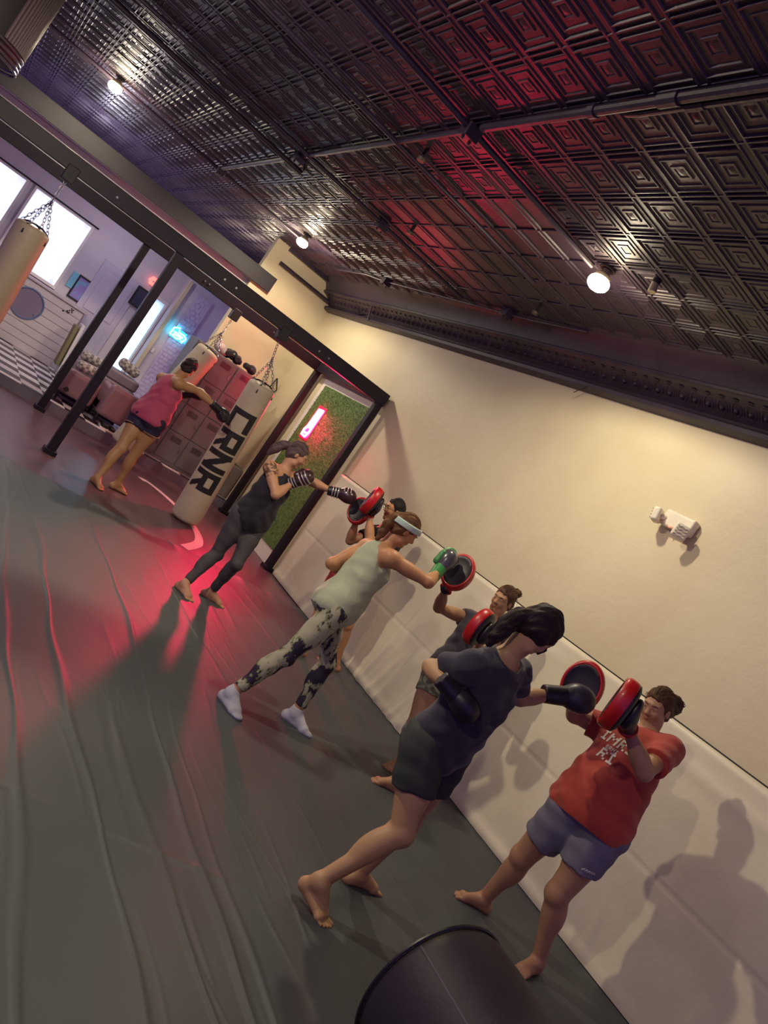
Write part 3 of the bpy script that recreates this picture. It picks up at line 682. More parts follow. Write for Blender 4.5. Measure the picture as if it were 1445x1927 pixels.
for k in range(11): b.ball((1.82+R.uniform(-.07, .07), 14.326, 1.13+R.uniform(-.06, .05)), (.014, .006, .014), 6)
b.build('paw_prints', M_dark, o)
# leaning books / magazine rack at the counter's end
o = thing('magazine_rack', (2.1, 13.9, .146), 'white magazine rack leaning at the right end of the planked counter', 'rack')
MB().obox((2.1, 13.9, .62), (1, 0, .08), (0, 1, 0), (-.08, 0, 1), (.025, .16, .46)).build('side_board', M_white, o, bevel=.005)
MB().obox((2.02, 13.9, .66), (1, 0, .08), (0, 1, 0), (-.08, 0, 1), (.03, .14, .36)).build('magazines', mat('olive_paper', '#77704e', .7), o, bevel=.004)

def framed(x0, x1, z0, z1, y, label, inner):
    o = thing('framed_picture', ((x0+x1)/2, y, z0), label, 'picture')
    b = MB(); t = .03
    b.box((x0, y-.03, z0), (x1, y, z0+t)); b.box((x0, y-.03, z1-t), (x1, y, z1)); b.box((x0, y-.03, z0+t), (x0+t, y, z1-t)); b.box((x1-t, y-.03, z0+t), (x1, y, z1-t))
    b.build('frame', M_dark, o, bevel=.003)
    MB().box((x0+t, y-.012, z0+t), (x1-t, y, z1-t)).build('print', inner, o)
framed(1.70, 1.97, 1.31, 1.74, 14.6, 'dark framed violet picture to the right of the curtained window', mat('violet_print', '#8f7fc0', .4, vary=(7, '#54c0d8', .5, .65)))
tag(MB().box((1.60, 14.575, 1.45), (1.70, 14.6, 1.73)).build('poster', mat('cyan_paper', '#74bcd2', .5), base=(1.65, 14.6, 1.45)), 'cyan paper on the wall beside the framed violet picture', 'poster')
framed(2.56, 2.80, 1.80, 2.16, 14.55, 'dark framed dusky picture near the bright narrow glass door', mat('dusky_print', '#3a3a52', .3))
# pink wall lamp shaped like a blossom
o = thing('wall_lamp', (2.72, 14.5, 2.35), 'glowing coral blossom lamp high on the lilac wall', 'lamp')
b = MB()
for k in range(6):
    a = k*math.pi/3; b.ball((2.72+.05*math.cos(a), 14.53, 2.35+.05*math.sin(a)), (.038, .02, .038), 10)
b.build('petals', mat('coral_glow', '#ff8f86', .4, emit=('#ff6a60', 1.2)), o); MB().ball((2.72, 14.515, 2.35), (.02, .02, .02), 8).build('centre', M_white, o)
# brick panel, blue sign, switch
o = thing('brick_panel', (3.5, 14.1, .5), 'pale lilac brick-patterned panel behind the blue neon sign', 'wall panel')
b = MB().box((3.36, 14.08, .146), (3.66, 14.115, 2.62))
for k in range(34):
    for q in range(3):
        x0 = 3.365+.1*q-(.05 if k % 2 else 0); x0c, x1c = max(x0, 3.362), min(x0+.092, 3.658)
        if x1c > x0c+.01: b.box((x0c, 14.07, .16+.072*k), (x1c, 14.08, .16+.072*k+.062))
b.build('bricks', mat('lilac_brick', '#c3b6cf', .55), o)
o = thing('neon_sign', (3.46, 14.0, 1.75), 'small cyan-blue neon sign glowing on the brick panel', 'neon sign')
m_bn = mat('blue_neon', '#ffffff', .3, emit=('#40e0ff', 9))
b = MB(); P = [(3.32, 1.76), (3.33, 1.90), (3.42, 1.94), (3.44, 1.87), (3.55, 1.87), (3.60, 1.84), (3.57, 1.74), (3.52, 1.78), (3.45, 1.75), (3.36, 1.77)]
b.tube([(x, 14.03, z) for x, z in P], .014, 8, closed=True); b.tube([(3.36, 14.03, 1.84), (3.55, 14.03, 1.82)], .014, 8); b.tube([(3.37, 14.03, 1.80), (3.53, 14.03, 1.80)], .010, 8)
b.build('neon_tubes', m_bn, o)
MB().box((3.33, 14.05, 1.73), (3.59, 14.06, 1.92)).build('backplate', mat('clear_acrylic_blue', '#78d8ee', .2, emit=('#18a0d0', .5)), o)
tag(MB().box((3.225, 14.1, 1.31), (3.28, 14.12, 1.40)).build('light_switch', M_white, base=(3.25, 14.12, 1.31), bevel=.004), 'white light switch on the lilac wall beside the cream post', 'switch')

# seats seen from behind
def couch(x0, x1, y, zt, label, m):
    o = thing('armchair', ((x0+x1)/2, y+.3, .146), label, 'armchair', 'mauve armchairs')
    MB().box((x0, y, .26), (x1, y+.14, zt)).build('backrest', m, o, bevel=.06, seg=4)
    MB().box((x0, y+.12, .26), (x1, y+.72, .46)).build('seat', m, o, bevel=.05, seg=3)
    for xx in (x0, x1-.12): MB().box((xx, y+.1, .26), (xx+.12, y+.72, zt-.06)).build('armrest', m, o, bevel=.05, seg=4)
    for xx in (x0+.05, x1-.05):
        for yy in (y+.06, y+.64): MB().cyl((xx, yy, .146), (xx, yy, .27), .02, .025, 10).build('leg', M_dark, o)
    return o
m_mv = mat('mauve_leather', '#8a6a74', .42, bump=[(9, .15, .01)])
c1 = couch(1.86, 2.36, 11.42, .62, 'mauve leather armchair seen from behind at the left, with a small dark tag', m_mv)
MB().obox((1.97, 11.415, .33), nrm((1, 0, 1)), (0, 1, 0), nrm((-1, 0, 1)), (.03, .006, .03)).build('tag', M_dark, c1)
couch(2.44, 2.92, 11.36, .74, 'mauve leather armchair seen from behind, beside the off-white bag', mat('rosy_leather', '#94707a', .42, bump=[(9, .15, .01)]))
def plaid():
    m = bpy.data.materials.new('plaid_cloth'); m.use_nodes = True; nt = m.node_tree; b = nt.nodes['Principled BSDF']; b.inputs['Roughness'].default_value = .85
    tc = nt.nodes.new('ShaderNodeTexCoord'); ck = nt.nodes.new('ShaderNodeTexChecker'); ck.inputs['Scale'].default_value = 22
    ck.inputs['Color1'].default_value = lin('#b3aaa6'); ck.inputs['Color2'].default_value = lin('#6f666c')
    nt.links.new(tc.outputs['Object'], ck.inputs['Vector']); nt.links.new(ck.outputs[0], b.inputs['Base Color']); return m
M_plaid = plaid()
def pillow(c, h, ax, label):
    u, v, w_ = frame(ax); o = MB().obox(c, w_, u, v, h).build('pillow', M_plaid, base=c, subsurf=0, bevel=min(h)*.8, seg=4)
    tag(o, label, 'pillow', 'plaid pillows')
pillow((2.12, 11.8, .69), (.16, .10, .07), (1, 0, .1), 'plaid pillow lying on top of the left mauve armchair')
pillow((2.18, 12.3, .80), (.16, .10, .07), (1, 0, .1), 'plaid pillow behind and above the first one on the armchairs')
pillow((2.72, 12.4, .98), (.17, .10, .08), (1, 0, -.15), 'large plaid pillow nearest the narrow glass door')
o = thing('shelf_stand', (2.66, 11.2, .146), 'low pale stand with dark items under the right armchair', 'stand')
# bench that raises the far pillows
tag(MB().box((1.95, 12.16, .146), (2.95, 12.6, .70)).box((2.45, 12.2, .70), (2.95, 12.6, .86)).build('bench', mat('mauve_bench', '#7c6a78', .6), base=(2.45, 12.25, .146), bevel=.03), 'low upholstered bench behind the armchairs under the pillows', 'bench')
MB().box((2.54, 11.12, .146), (2.78, 11.3, .17)).build('board', M_white, o, bevel=.004)
MB().box((2.56, 11.13, .17), (2.66, 11.28, .23)).build('shoe_pair', M_dark, o, bevel=.02); MB().box((2.68, 11.13, .17), (2.76, 11.28, .225)).build('shoe_pair', M_dark, o, bevel=.02)
# ------------------------------------------------------------------ people
M_eye = mat('eye', '#2c2426', .15)
def skinmat(name, c): return mat(name, c, .48, sss=.12, attr='tint', bump=[(160, .08, .001)], vary=(14, c, .3, .7), spec=.4)
def rot_frame(f, u):
    f = nrm(f); u = nrm(np.array(u)-f*(np.array(u)@f)); l = np.cross(u, f)
    return l, f, u                                  # left, forward, up
def person(key, label, J, H, build=1.0, look=(1, 0, 0), skin='#b98a66', res=.0075, hair=None, tattoo=None, belly=0, bust=1.0, barefoot=True, headtilt=None, arms=1.0, legs=1.0, hands={}):
    s = H/1.70; g = build
    J = {k: np.array(v) for k, v in J.items()}
    pel, neck, head = J['pel'], J['neck'], J['head']
    up = nrm(neck-pel); latS = nrm(J['sL']-J['sR']); latS = nrm(latS-up*(latS@up)); fS = np.cross(latS, up)
    latH = nrm(J['hL']-J['hR']); latH = nrm(latH-up*(latH@up)); fH = np.cross(latH, up)
    latM = nrm(latS+latH); fM = np.cross(latM, up)
    RS = np.stack([latS, fS, up], 1); RH = np.stack([latH, fH, up], 1); RM = np.stack([latM, fM, up], 1)
    hl, hf, hu = rot_frame(look, nrm(nrm(head-neck)+V(0, 0, .8)) if headtilt is None else headtilt)
    RHd = np.stack([hl, hf, hu], 1); q = .90*s
    P = []
    # trunk
    t = lambda a: pel+(neck-pel)*a
    trunk = [EL(pel+up*.02*s, (.158*g*s, .115*g*s, .125*s), RH, .05), EL(t(.36), (.128*g*s, .098*g*s, .15*s), RM, .06), EL(t(.68)-fS*.005, (.142*s*(.5+.5*g), .104*s*(.5+.5*g), .17*s), RS, .05),
             EL(t(.86), (.13*s, .075*s, .07*s), RS, .05)]
    if belly: trunk.append(EL(t(.28)+fM*.06*s, (.13*g*s, .08*belly*s, .12*s), RM, .06))
    for sg in (1, -1):
        trunk.append(SP(pel+latH*.072*sg*s-fH*.055*s-up*.03*s, .088*g*s, .04))
        if bust: trunk.append(SP(t(.66)+fS*.075*s+latS*.07*sg*s, .060*bust*s, .04))
    for sd in ('sL', 'sR'): trunk.append(RC(t(.86)+(J[sd]-t(.86))*.3, J[sd], .066*s, .056*s, .045))
    trap = [RC(neck-up*.01, t(.88)+(J[sd]-t(.88))*.7, .043*s, .04*s, .04) for sd in ('sL', 'sR')]
    neckp = [RC(neck-up*.03*s, head-hu*.06*q-hf*.012*q, .053*s, .052*s, .02)]
    P += trunk+trap+neckp
    # head
    h = lambda l=0, f=0, u=0: head+(hl*l+hf*f+hu*u)*q
    P += [EL(h(0, -.012, .03), (.074*q, .094*q, .092*q), RHd, .02), EL(h(0, .032, -.040), (.056*q, .058*q, .078*q), RHd, .03), EL(h(0, .052, -.005), (.056*q, .042*q, .07*q), RHd, .02),
          SP(h(0, .074, -.104), .021*q, .02), RC(h(.042, .03, -.085), h(-.042, .03, -.085), .024*q, .024*q, .03)]
    for sg in (1, -1):
        P += [SP(h(.036*sg, .066, -.026), .024*q, .02), RC(h(.012*sg, .092, .030), h(.045*sg, .074, .030), .010*q, .010*q, .014),
              EL(h(.074*sg, -.004, -.008), (.010*q, .021*q, .032*q), RHd, .006), SP(h(.012*sg, .103, -.028), .009*q, .008)]
        P.append(SP(h(.031*sg, .104, .008), .017*q, .012, 's'))
        P.append(SP(h(.031*sg, .080, .008), .0145*q, .006)); P.append(RC(h(.017*sg, .0925, .0135), h(.046*sg, .0835, .0125), .0065*q, .0055*q, .005)); P.append(RC(h(.019*sg, .091, -.004), h(.044*sg, .083, -.003), .0048*q, .0042*q, .005))
    P += [RC(h(0, .090, .018), h(0, .112, -.024), .0085*q, .0125*q, .010), RC(h(-.020, .083, -.058), h(.020, .083, -.058), .0085*q, .0085*q, .006), RC(h(-.017, .083, -.070), h(.017, .083, -.070), .0095*q, .0095*q, .006),
          RC(h(0, .096, -.058), h(0, .095, -.060), .008*q, .008*q, .006)]
    # arms
    ga = .55+.45*g
    for sd in 'LR':
        S, E, W = J['s'+sd], J['e'+sd], J['w'+sd]; a = nrm(E-S); f = nrm(W-E); k = ga*arms*s
        P += [SP(S+a*.02*s, .058*k, .03), RC(S, E, .050*k, .037*k, .025), EL(S+(E-S)*.45, (.043*k, .043*k, .10*s), np.stack(frame(a), 1), .03),
              RC(E, W, .038*k, .026*k, .012), EL(E+(W-E)*.3, (.041*k, .041*k, .085*s), np.stack(frame(f), 1), .03), SP(E-a*.0, .036*k, .02),
              ]
        if sd in hands: P += [EL(W+hands[sd]*.03*s, (.020*s, .030*s, .036*s), np.stack(frame(hands[sd]), 1), .02)]
    # legs and feet
    gl = (.45+.55*g)*legs; FT = {}
    for sd in 'LR':
        Hh, K, A, T = J['h'+sd], J['k'+sd], J['a'+sd], J['t'+sd]; a = nrm(K-Hh); c = nrm(A-K)
        bend = nrm(K-(Hh+A)/2); kf = fH if np.linalg.norm(K-(Hh+A)/2) < .015 else nrm(bend+fH*.6); kf = nrm(kf-c*(kf@c))
        hipout = Hh+latH*(.028*s if sd == 'L' else -.028*s)
        P += [RC(hipout, K, .088*gl*s, .054*gl*s, .035), EL(Hh+(K-Hh)*.35+kf*.012*s, (.078*gl*s, .08*gl*s, .17*s), np.stack(frame(a), 1), .03), SP(K+kf*.012*s, .047*gl*s, .03),
              RC(K, A, .050*gl*s, .034*(.5+.5*gl)*s, .02), EL(K+(A-K)*.30-kf*.020*s, (.050*gl*s, .052*gl*s, .12*s), np.stack(frame(c), 1), .03)]
        fd = T-A; fd[2] = 0; fd = nrm(fd); sd_ = np.cross(V(0, 0, 1), fd)*(1 if sd == 'R' else -1)      # towards the big toe side
        raised = max(0, A[2]-.085); heel = A-fd*.042*s; heel[2] = .032*s+raised*.95
        ball = T-fd*.055*s; ball[2] = .024*s; ank = A.copy()
        P += [SP(ank, .036*s, .02), RC(ank-V(0, 0, .01), heel, .036*s, .032*s, .02), RC(heel, ball, .028*s, .022*s, .02), RC(ank+fd*.025*s-V(0, 0, .012), ball+sd_*.012+V(0, 0, .008), .036*s, .023*s, .02),
              RC(heel+V(0, 0, .0), ball-sd_*.024*s, .027*s, .019*s, .015), RC(ball+sd_*.016*s, ball-sd_*.032*s, .024*s, .018*s, .012)]
        FT[sd] = (ank, heel, ball, T, fd, sd_)
        if barefoot:
            for k, (o, l, r) in enumerate(((.027, .052, .0122), (.0065, .058, .0088), (-.0105, .051, .0082), (-.0260, .042, .0078), (-.0400, .030, .0074))):
                b0 = ball+sd_*o*s+fd*.008*s; b0[2] = .018*s; b1 = ball+sd_*(o*1.05)*s+fd*l*s; b1[2] = .0115*s
                P.append(RC(b0, b1, r*1.0*s, r*s, .003))
        else: P.append(EL(ball+fd*.03*s-V(0, 0, .006), (.04*s, .036*s, .016*s), np.stack([fd, sd_, V(0, 0, 1)], 1), .015))
    lips = lin('#b06a5c')[:3]
    def colors(vs):
        c = np.ones((len(vs), 3)); loc = (vs-head)@RHd/q
        m = np.exp(-(((loc[:, 0])/.022)**4+((loc[:, 1]-.09)/.025)**4+((loc[:, 2]+.064)/.011)**4))
        c = c*(1-m[:, None])+m[:, None]*np.array([.78, .52, .50])
        nd = vs[:, 2] < .05
        if tattoo is not None:
            tp, tr = tattoo; d = np.linalg.norm(vs-tp, axis=1)
            pat = (np.sin(vs[:, 0]*120+3*np.sin(vs[:, 2]*70))+np.sin(vs[:, 2]*95+2*np.sin(vs[:, 1]*90))) > -.1
            mm = ((d < tr) & pat).astype(float); c = c*(1-.72*mm[:, None])
        return c
    base = (pel[0], pel[1], 0)
    body = sdf_obj('person', P, res, skinmat(key+'_skin', skin), base=base, colors=colors)
    tag(body, label, 'person')
    # eyes and brows
    b = MB(); b2 = MB(); b3 = MB()
    for sg in (1, -1):
        b.ball(h(.031*sg, .0835, .006), .0120*q, 12, None); b2.ball(h(.031*sg, .0905, .0055), (.0058*q,)*3, 10)
        b3.tube([h(.016*sg, .104, .028), h(.030*sg, .099, .033), h(.046*sg, .087, .029)], [.0035*q, .0035*q, .002*q], 6)
    e = b.build('eyes', mat('eye_white', '#a8988f', .3), body, smooth=180); b2.build('irises', M_eye, e, smooth=180)
    b3.build('eyebrows', mat(key+'_hair', hair or '#4a3626', .6), body)
    ctx = dict(s=s, g=g, J=J, pel=pel, neck=neck, head=head, up=up, latS=latS, fS=fS, latH=latH, fH=fH, RS=RS, RH=RH, RM=RM, h=h, q=q, hl=hl, hf=hf, hu=hu, RHd=RHd, t=t, trunk=trunk, body=body, base=base, FT=FT, gl=gl, ga=ga*arms, res=res, fM=fM, latM=latM, key=key)
    return ctx
def infl(p, o, k=None):
    if p[0] == 'rc': return ('rc', p[1], p[2], p[3]+o, p[4]+o, k or p[5], p[6], p[7])
    return ('el', p[1], p[2]+o, p[3], None, k or p[5], p[6], p[7])
def top_garment(c, name, m, off=.014, sleeve=.55, hem=-.05, flare=.03, neckr=.062, loose=0, folds=.0035, hem_tilt=(0, 0), tank=False, strapin=.5):
    s = c['s']; J = c['J']; pel, up = c['pel'], c['up']
    tr = c['trunk'][:3] if tank else c['trunk']
    pr = [infl(p, off+.004, max(p[5], .05)) for p in tr]
    pr.append(EL(pel+up*.02*s+c['fM']*.01, (.158*c['g']*s+off+flare, .118*c['g']*s+off+flare, .18*s), c['RH'], .05))
    if loose: pr.append(EL(c['t'](.38)+c['fM']*.02, (.145*c['g']*s+loose, .11*c['g']*s+loose, .2*s), c['RM'], .08))
    if tank:
        for p in c['trunk'][4:]: 
            if p[0] == 'rc' and np.linalg.norm(p[1]-p[2]) < .01: pr.append(infl(p, off))
        for sd in ('sL', 'sR'):
            m0 = c['t'](.87)+(J[sd]-c['t'](.87))*strapin
            pr.append(RC(m0-c['fS']*.02-up*.02, m0+up*.012, .06*s, .05*s, .02))
            pr.append(EL(c['t'](.80), (.10*s, .088*s, .09*s), c['RS'], .05))
    else:
        for sd in 'LR':
            S, E = J['s'+sd], J['e'+sd]; a = nrm(E-S); cu = S+(E-S)*sleeve
            pr.append(RC(S-a*.01, S+(E-S)*(sleeve+.1), .057*c['ga']*s+off*.6, .057*c['ga']*s+off, .035, [(cu, a)]))
    pr.append(RC(c['neck']-up*.035*s+c['fS']*.012, c['neck']+up*.12*s+c['fS']*.03, neckr*s, (neckr+.045)*s, .012, None, 's'))
    if tank:
        for sd in 'LR':
            S = J['s'+sd]; o = nrm(S-c['t'](.86)); pr.append(RC(S+o*.03-up*.035, S+o*.06+up*.03, .075*s, .075*s, .012, None, 's')); pr.append(RC(S+o*.02-up*.07, S+o*.06-up*.10, .055*s, .05*s, .015, None, 's'))
    hp = pel+up*hem*s; hn = nrm(-up+c['fM']*hem_tilt[0]+c['latM']*hem_tilt[1])
    d1, d2, d3 = c['latM'], up, c['fM']
    def disp(X, Y, Z):
        x = X-pel[0]; y = Y-pel[1]; z = Z-pel[2]
        U = x*d1[0]+y*d1[1]+z*d1[2]; T = x*d2[0]+y*d2[1]+z*d2[2]; F = x*d3[0]+y*d3[1]+z*d3[2]
        a = np.sin(46*T+22*U+2.2*np.sin(11*U+5*F)+8*F); b = np.sin(31*U-17*T+1.8*np.sin(13*T)); e = np.sin(70*T-30*F+2*np.sin(17*U))
        return folds*(.9*a*np.clip(1.2-2.2*T, .15, 1)+.8*b+.5*e)
    return sdf_obj(name, pr, c['res']*1.0, m, c['body'], cuts=[(hp, hn)], disp=disp)
def bottoms(c, name, m, off=.008, frac=.5, top=.10, flare=.02, tight=False, shin=None, folds=.002):
    s = c['s']; J = c['J']; pel, up = c['pel'], c['up']; pr = [infl(c['trunk'][0], off+.004), infl(c['trunk'][1], off)]
    for p in c['trunk'][3:]:
        if p[0] == 'rc' and np.linalg.norm(p[1]-p[2]) < .01 and (p[1]-pel)@up < .05: pr.append(infl(p, off))
    for sd in 'LR':
        Hh, K, A = J['h'+sd], J['k'+sd], J['a'+sd]; a = nrm(K-Hh); cc = nrm(A-K); hipout = Hh+c['latH']*(.028*s if sd == 'L' else -.028*s)
        bend = nrm(K-(Hh+A)/2); kf = c['fH'] if np.linalg.norm(K-(Hh+A)/2) < .015 else nrm(bend+c['fH']*.6); kf = nrm(kf-cc*(kf@cc))
        if shin is None:
            cu = Hh+(K-Hh)*frac; r0 = .088*c['gl']*s; r1 = r0+(.054*c['gl']*s-r0)*frac
            pr += [RC(hipout, Hh+(K-Hh)*(frac+.12), r0+off, r1+off+flare, .03, [(cu, nrm(a))]), EL(Hh+(K-Hh)*.3, (.08*c['gl']*s+off, .084*c['gl']*s+off, .16*s), np.stack(frame(a), 1), .03, [(cu, nrm(a))])]
        else:
            cu = K+(A-K)*shin
            pr += [RC(hipout, K, .088*c['gl']*s+off, .054*c['gl']*s+off, .035), EL(Hh+(K-Hh)*.35+kf*.012*s, (.078*c['gl']*s+off, .08*c['gl']*s+off, .17*s), np.stack(frame(a), 1), .03), SP(K+kf*.012*s, .047*c['gl']*s+off, .03),
                   RC(K, A, .050*c['gl']*s+off, .034*(.5+.5*c['gl'])*s+off, .02, [(cu, cc)]), EL(K+(A-K)*.30-kf*.020*s, (.050*c['gl']*s+off, .052*c['gl']*s+off, .12*s), np.stack(frame(cc), 1), .03)]
    disp = lambda X, Y, Z: folds*(np.sin(60*Z+20*X+2*np.sin(15*Y))+np.sin(35*X-40*Y+25*Z))
    return sdf_obj(name, pr, c['res'], m, c['body'], cuts=[(pel+up*top*s, up)], disp=disp)
def hair_cap(c, m, style, extra=(), low=.085, front=.078, vol=1.07, ears=True):
    h, q = c['h'], c['q']; hf, hu = c['hf'], c['hu']
    n = nrm(hf*.86-hu*.50); pt = h(0, front, .074)
    cap = EL(h(0, -.016, .032), (.078*q*vol, .097*q*vol, .096*q*vol), c['RHd'], .02, [(pt, n), (h(0, 0, -low), -hu)])
    back = EL(h(0, -.045, -.03), (.066*q*vol, .06*q*vol, .065*q*vol), c['RHd'], .03, [(h(0, .012, 0), hf)])
    pr = [cap, back]+list(extra)
    l, f, u = c['hl'], hf, hu; H0 = c['head']
    def disp(X, Y, Z):
        x, y, z = X-H0[0], Y-H0[1], Z-H0[2]
        L = x*l[0]+y*l[1]+z*l[2]; F = x*f[0]+y*f[1]+z*f[2]; U = x*u[0]+y*u[1]+z*u[2]
        return .0016*np.sin(210*L+60*U+3*np.sin(25*F))+.0026*np.sin(95*U+80*L-40*F+2*np.sin(40*F))+.002*np.sin(45*L-50*F+30*U)
    ob = sdf_obj('hair', pr, min(c['res'], .006), m, c['body'], disp=disp)
    return ob
def strands(c, ob, m, tie, n=170, chain_=None, loose=10, rad=1.10, r=.0016, seed=1):
    # fine locks combed from the hairline to the tie, and along the tail
    R = random.Random(seed); h = c['h']; b = MB(); te = np.array(tie, float)
    ax = V(.078, .097, .096)*rad; cen = V(0, -.016, .032)
    e = (te-cen)/ax; e /= np.linalg.norm(e)
    for k in range(n):
        a = R.uniform(-2.5, 2.5); s0 = V(math.sin(a), math.cos(a)*.78, .62-.55*abs(a)/2.5+R.uniform(-.12, .25)); s0 /= np.linalg.norm(s0)
        om = math.acos(max(-1, min(1, s0@e))); pts = []
        for t in np.linspace(0, 1, 9):
            v = (math.sin((1-t)*om)*s0+math.sin(t*om)*e)/max(math.sin(om), 1e-4); v = v/np.linalg.norm(v)
            v = v*(1+.02*math.sin(k*1.7+5*t)); pts.append(h(*(cen+v*ax)))
        b.tube(pts, [r*.5]+[r]*7+[r*.6], 4)
    for k in range(loose):
        a = R.uniform(-2.6, 2.6); s0 = V(math.sin(a), math.cos(a)*.8, .3); p = cen+s0*ax; q_ = p+V(R.uniform(-.02, .02), R.uniform(-.03, .03), -R.uniform(.02, .06))
        b.tube([h(*p), h(*((p+q_)/2+V(math.sin(a)*.012, 0, .01))), h(*q_)], r*.5, 4)
    if chain_:
        for k in range(110):
            o = V(R.gauss(0, 1), R.gauss(0, 1), R.gauss(0, 1)); o /= np.linalg.norm(o); f = R.uniform(.75, 1.15); pts = [np.array(p)+o*rr*f+.004*V(math.sin(3*i+k), math.cos(2*i+k), 0) for i, (p, rr) in enumerate(chain_)]
            b.tube(pts, r, 4)
    g = b.build('strands', m, ob, smooth=60); g['kind'] = 'stuff'; return g
def tail(pts):
    out = []
    for i in range(len(pts)-1): out.append(RC(pts[i][0], pts[i+1][0], pts[i][1], pts[i+1][1], .02))
    return out
def hairmat(key, c): 
    m = mat(key+'_strands', c, .62, spec=.18, bump=[(60, .6, .004), (220, .5, .002)], vary=(22, c, .3, .7), stretch=(1, 1, .35)); return m
def glove(c, sd, m_body, m_cuff, d=None, up=(0, 0, 1), s=1.0, thumb=1, name='boxing_glove', m_thumb=None, stripe=None):
    J = c['J']; E, W = J['e'+sd], J['w'+sd]; f = nrm(W-E) if d is None else nrm(d)
    body, cuff, u, v = boxing_glove_prims(W, f, up, s, thumb)
    if m_thumb: 
        tp = body[3:]; body = body[:3]
    o = sdf_obj(name, body, .007, m_body, c['body'])
    sdf_obj('glove_cuff', cuff, .007, m_cuff, o)
    if m_thumb: sdf_obj('glove_thumb', tp, .007, m_thumb, o)
    if stripe:
        b = MB()
        for k, hh in enumerate((-.01, .015, .04)): b.tube([W+f*hh*s+(u*math.cos(a)+v*math.sin(a))*.050*s for a in np.linspace(0, 2*math.pi, 25)[:-1]], .005, 6, closed=True)
        for k in range(3): b.tube([W+f*(.09+.03*k)*s+(v*math.cos(a)+u*math.sin(a))*(.064-.001*k)*s for a in np.linspace(.2, 2.9, 12)], .006, 6)
        b.build('silver_trim', stripe, o)
    return o
def mitt(c, n, u, label, rx=.105, ry=.135, depth=.06, grp=None, wrist=None, base_m=None):
    """focus mitt: round padded target (black face, red rim) with a hand cover and wrist cuff behind"""
    c = np.array(c, float); n = nrm(n); u = nrm(np.array(u)-n*(np.array(u)@n)); v = np.cross(u, n)
    o = thing('focus_mitt', c, label, 'focus mitt', grp)
    b = MB(); prof = [(.60, depth*.20), (.72, depth*.24), (.80, depth*.34), (.80, 0), (.5, -.01)]
    b.lathe([(r, h) for r, h in [(.06, .012), (.40, .013), (.70, .018), (.82, .024), (.88, .020), (.86, -.03)]], (0, 0, 0), (0, 0, 1), 40)
    T = lambda p: c+v*p[0]*rx+u*p[1]*ry+n*p[2]
    b.v = [tuple(T(p)) for p in b.v]; b.build('target_face', M_black, o, smooth=50)
    b = MB(); b.lathe([(.82, .0), (.82, .018), (.86, .024), (.93, .025), (1.0, .014), (1.03, -.004), (1.02, -.03), (.97, -.048), (.85, -.055)], (0, 0, 0), (0, 0, 1), 44)
    b.f = b.f[:-2]; b.v = [tuple(T(p)) for p in b.v]; b.build('red_rim', M_red, o, smooth=60)
    b = MB(); b.lathe([(.99, -.036), (.97, -.052), (.80, -.066), (.4, -.075), (.05, -.077)], (0, 0, 0), (0, 0, 1), 40); b.v = [tuple(T(p)) for p in b.v]; b.build('back_panel', M_black, o, smooth=60)
    wr = c-n*.08-u*.125 if wrist is None else np.array(wrist, float); pr = [EL(c-n*.085-u*.0, (.062, .085, .034), np.stack([v, u, n], 1), .02), RC(c-n*.085-u*.03, wr, .044, .040, .03)]
    sdf_obj('hand_cover', pr, .008, M_black if base_m is None else base_m, o)
    b = MB(); w0 = wr; wd_ = nrm(c-n*.085-wr); v_, n_, _ = frame(wd_)
    b.tube([w0+(v_*math.cos(a)+n_*math.sin(a))*.040 for a in np.linspace(0, 2*math.pi, 21)[:-1]], .012, 8, closed=True); b.build('wrist_strap', M_red if base_m is None else base_m, o)
    return o
def sock(c, m):
    for sd in 'LR':
        ank, heel, ball, T, fd, sg = c['FT'][sd]; s = c['s']; o = .006; top = ank+(c['J']['k'+sd]-ank)*.10
        pr = [SP(ank, .036*s+o, .02), RC(ank-V(0, 0, .01), heel, .036*s+o, .032*s+o, .02), RC(heel, ball, .028*s+o, .022*s+o, .02), RC(ank+fd*.025*s-V(0, 0, .012), ball+sg*.012+V(0, 0, .008), .036*s+o, .023*s+o, .02), RC(heel, ball-sg*.024*s, .027*s+o, .019*s+o, .015), RC(ball+sg*.016*s, ball-sg*.026*s, .024*s+o, .018*s+o, .012),
              EL(ball+fd*.034*s-V(0, 0, .006), (.046*s, .040*s, .019*s), np.stack([fd, sg, V(0, 0, 1)], 1), .015), RC(ank, top, .036*s+o, .036*s+o, .02)]
        sdf_obj('sock', pr, .006, m, c['body'], cuts=[(top, nrm(top-ank)), (V(0, 0, .001), V(0, 0, -1))])

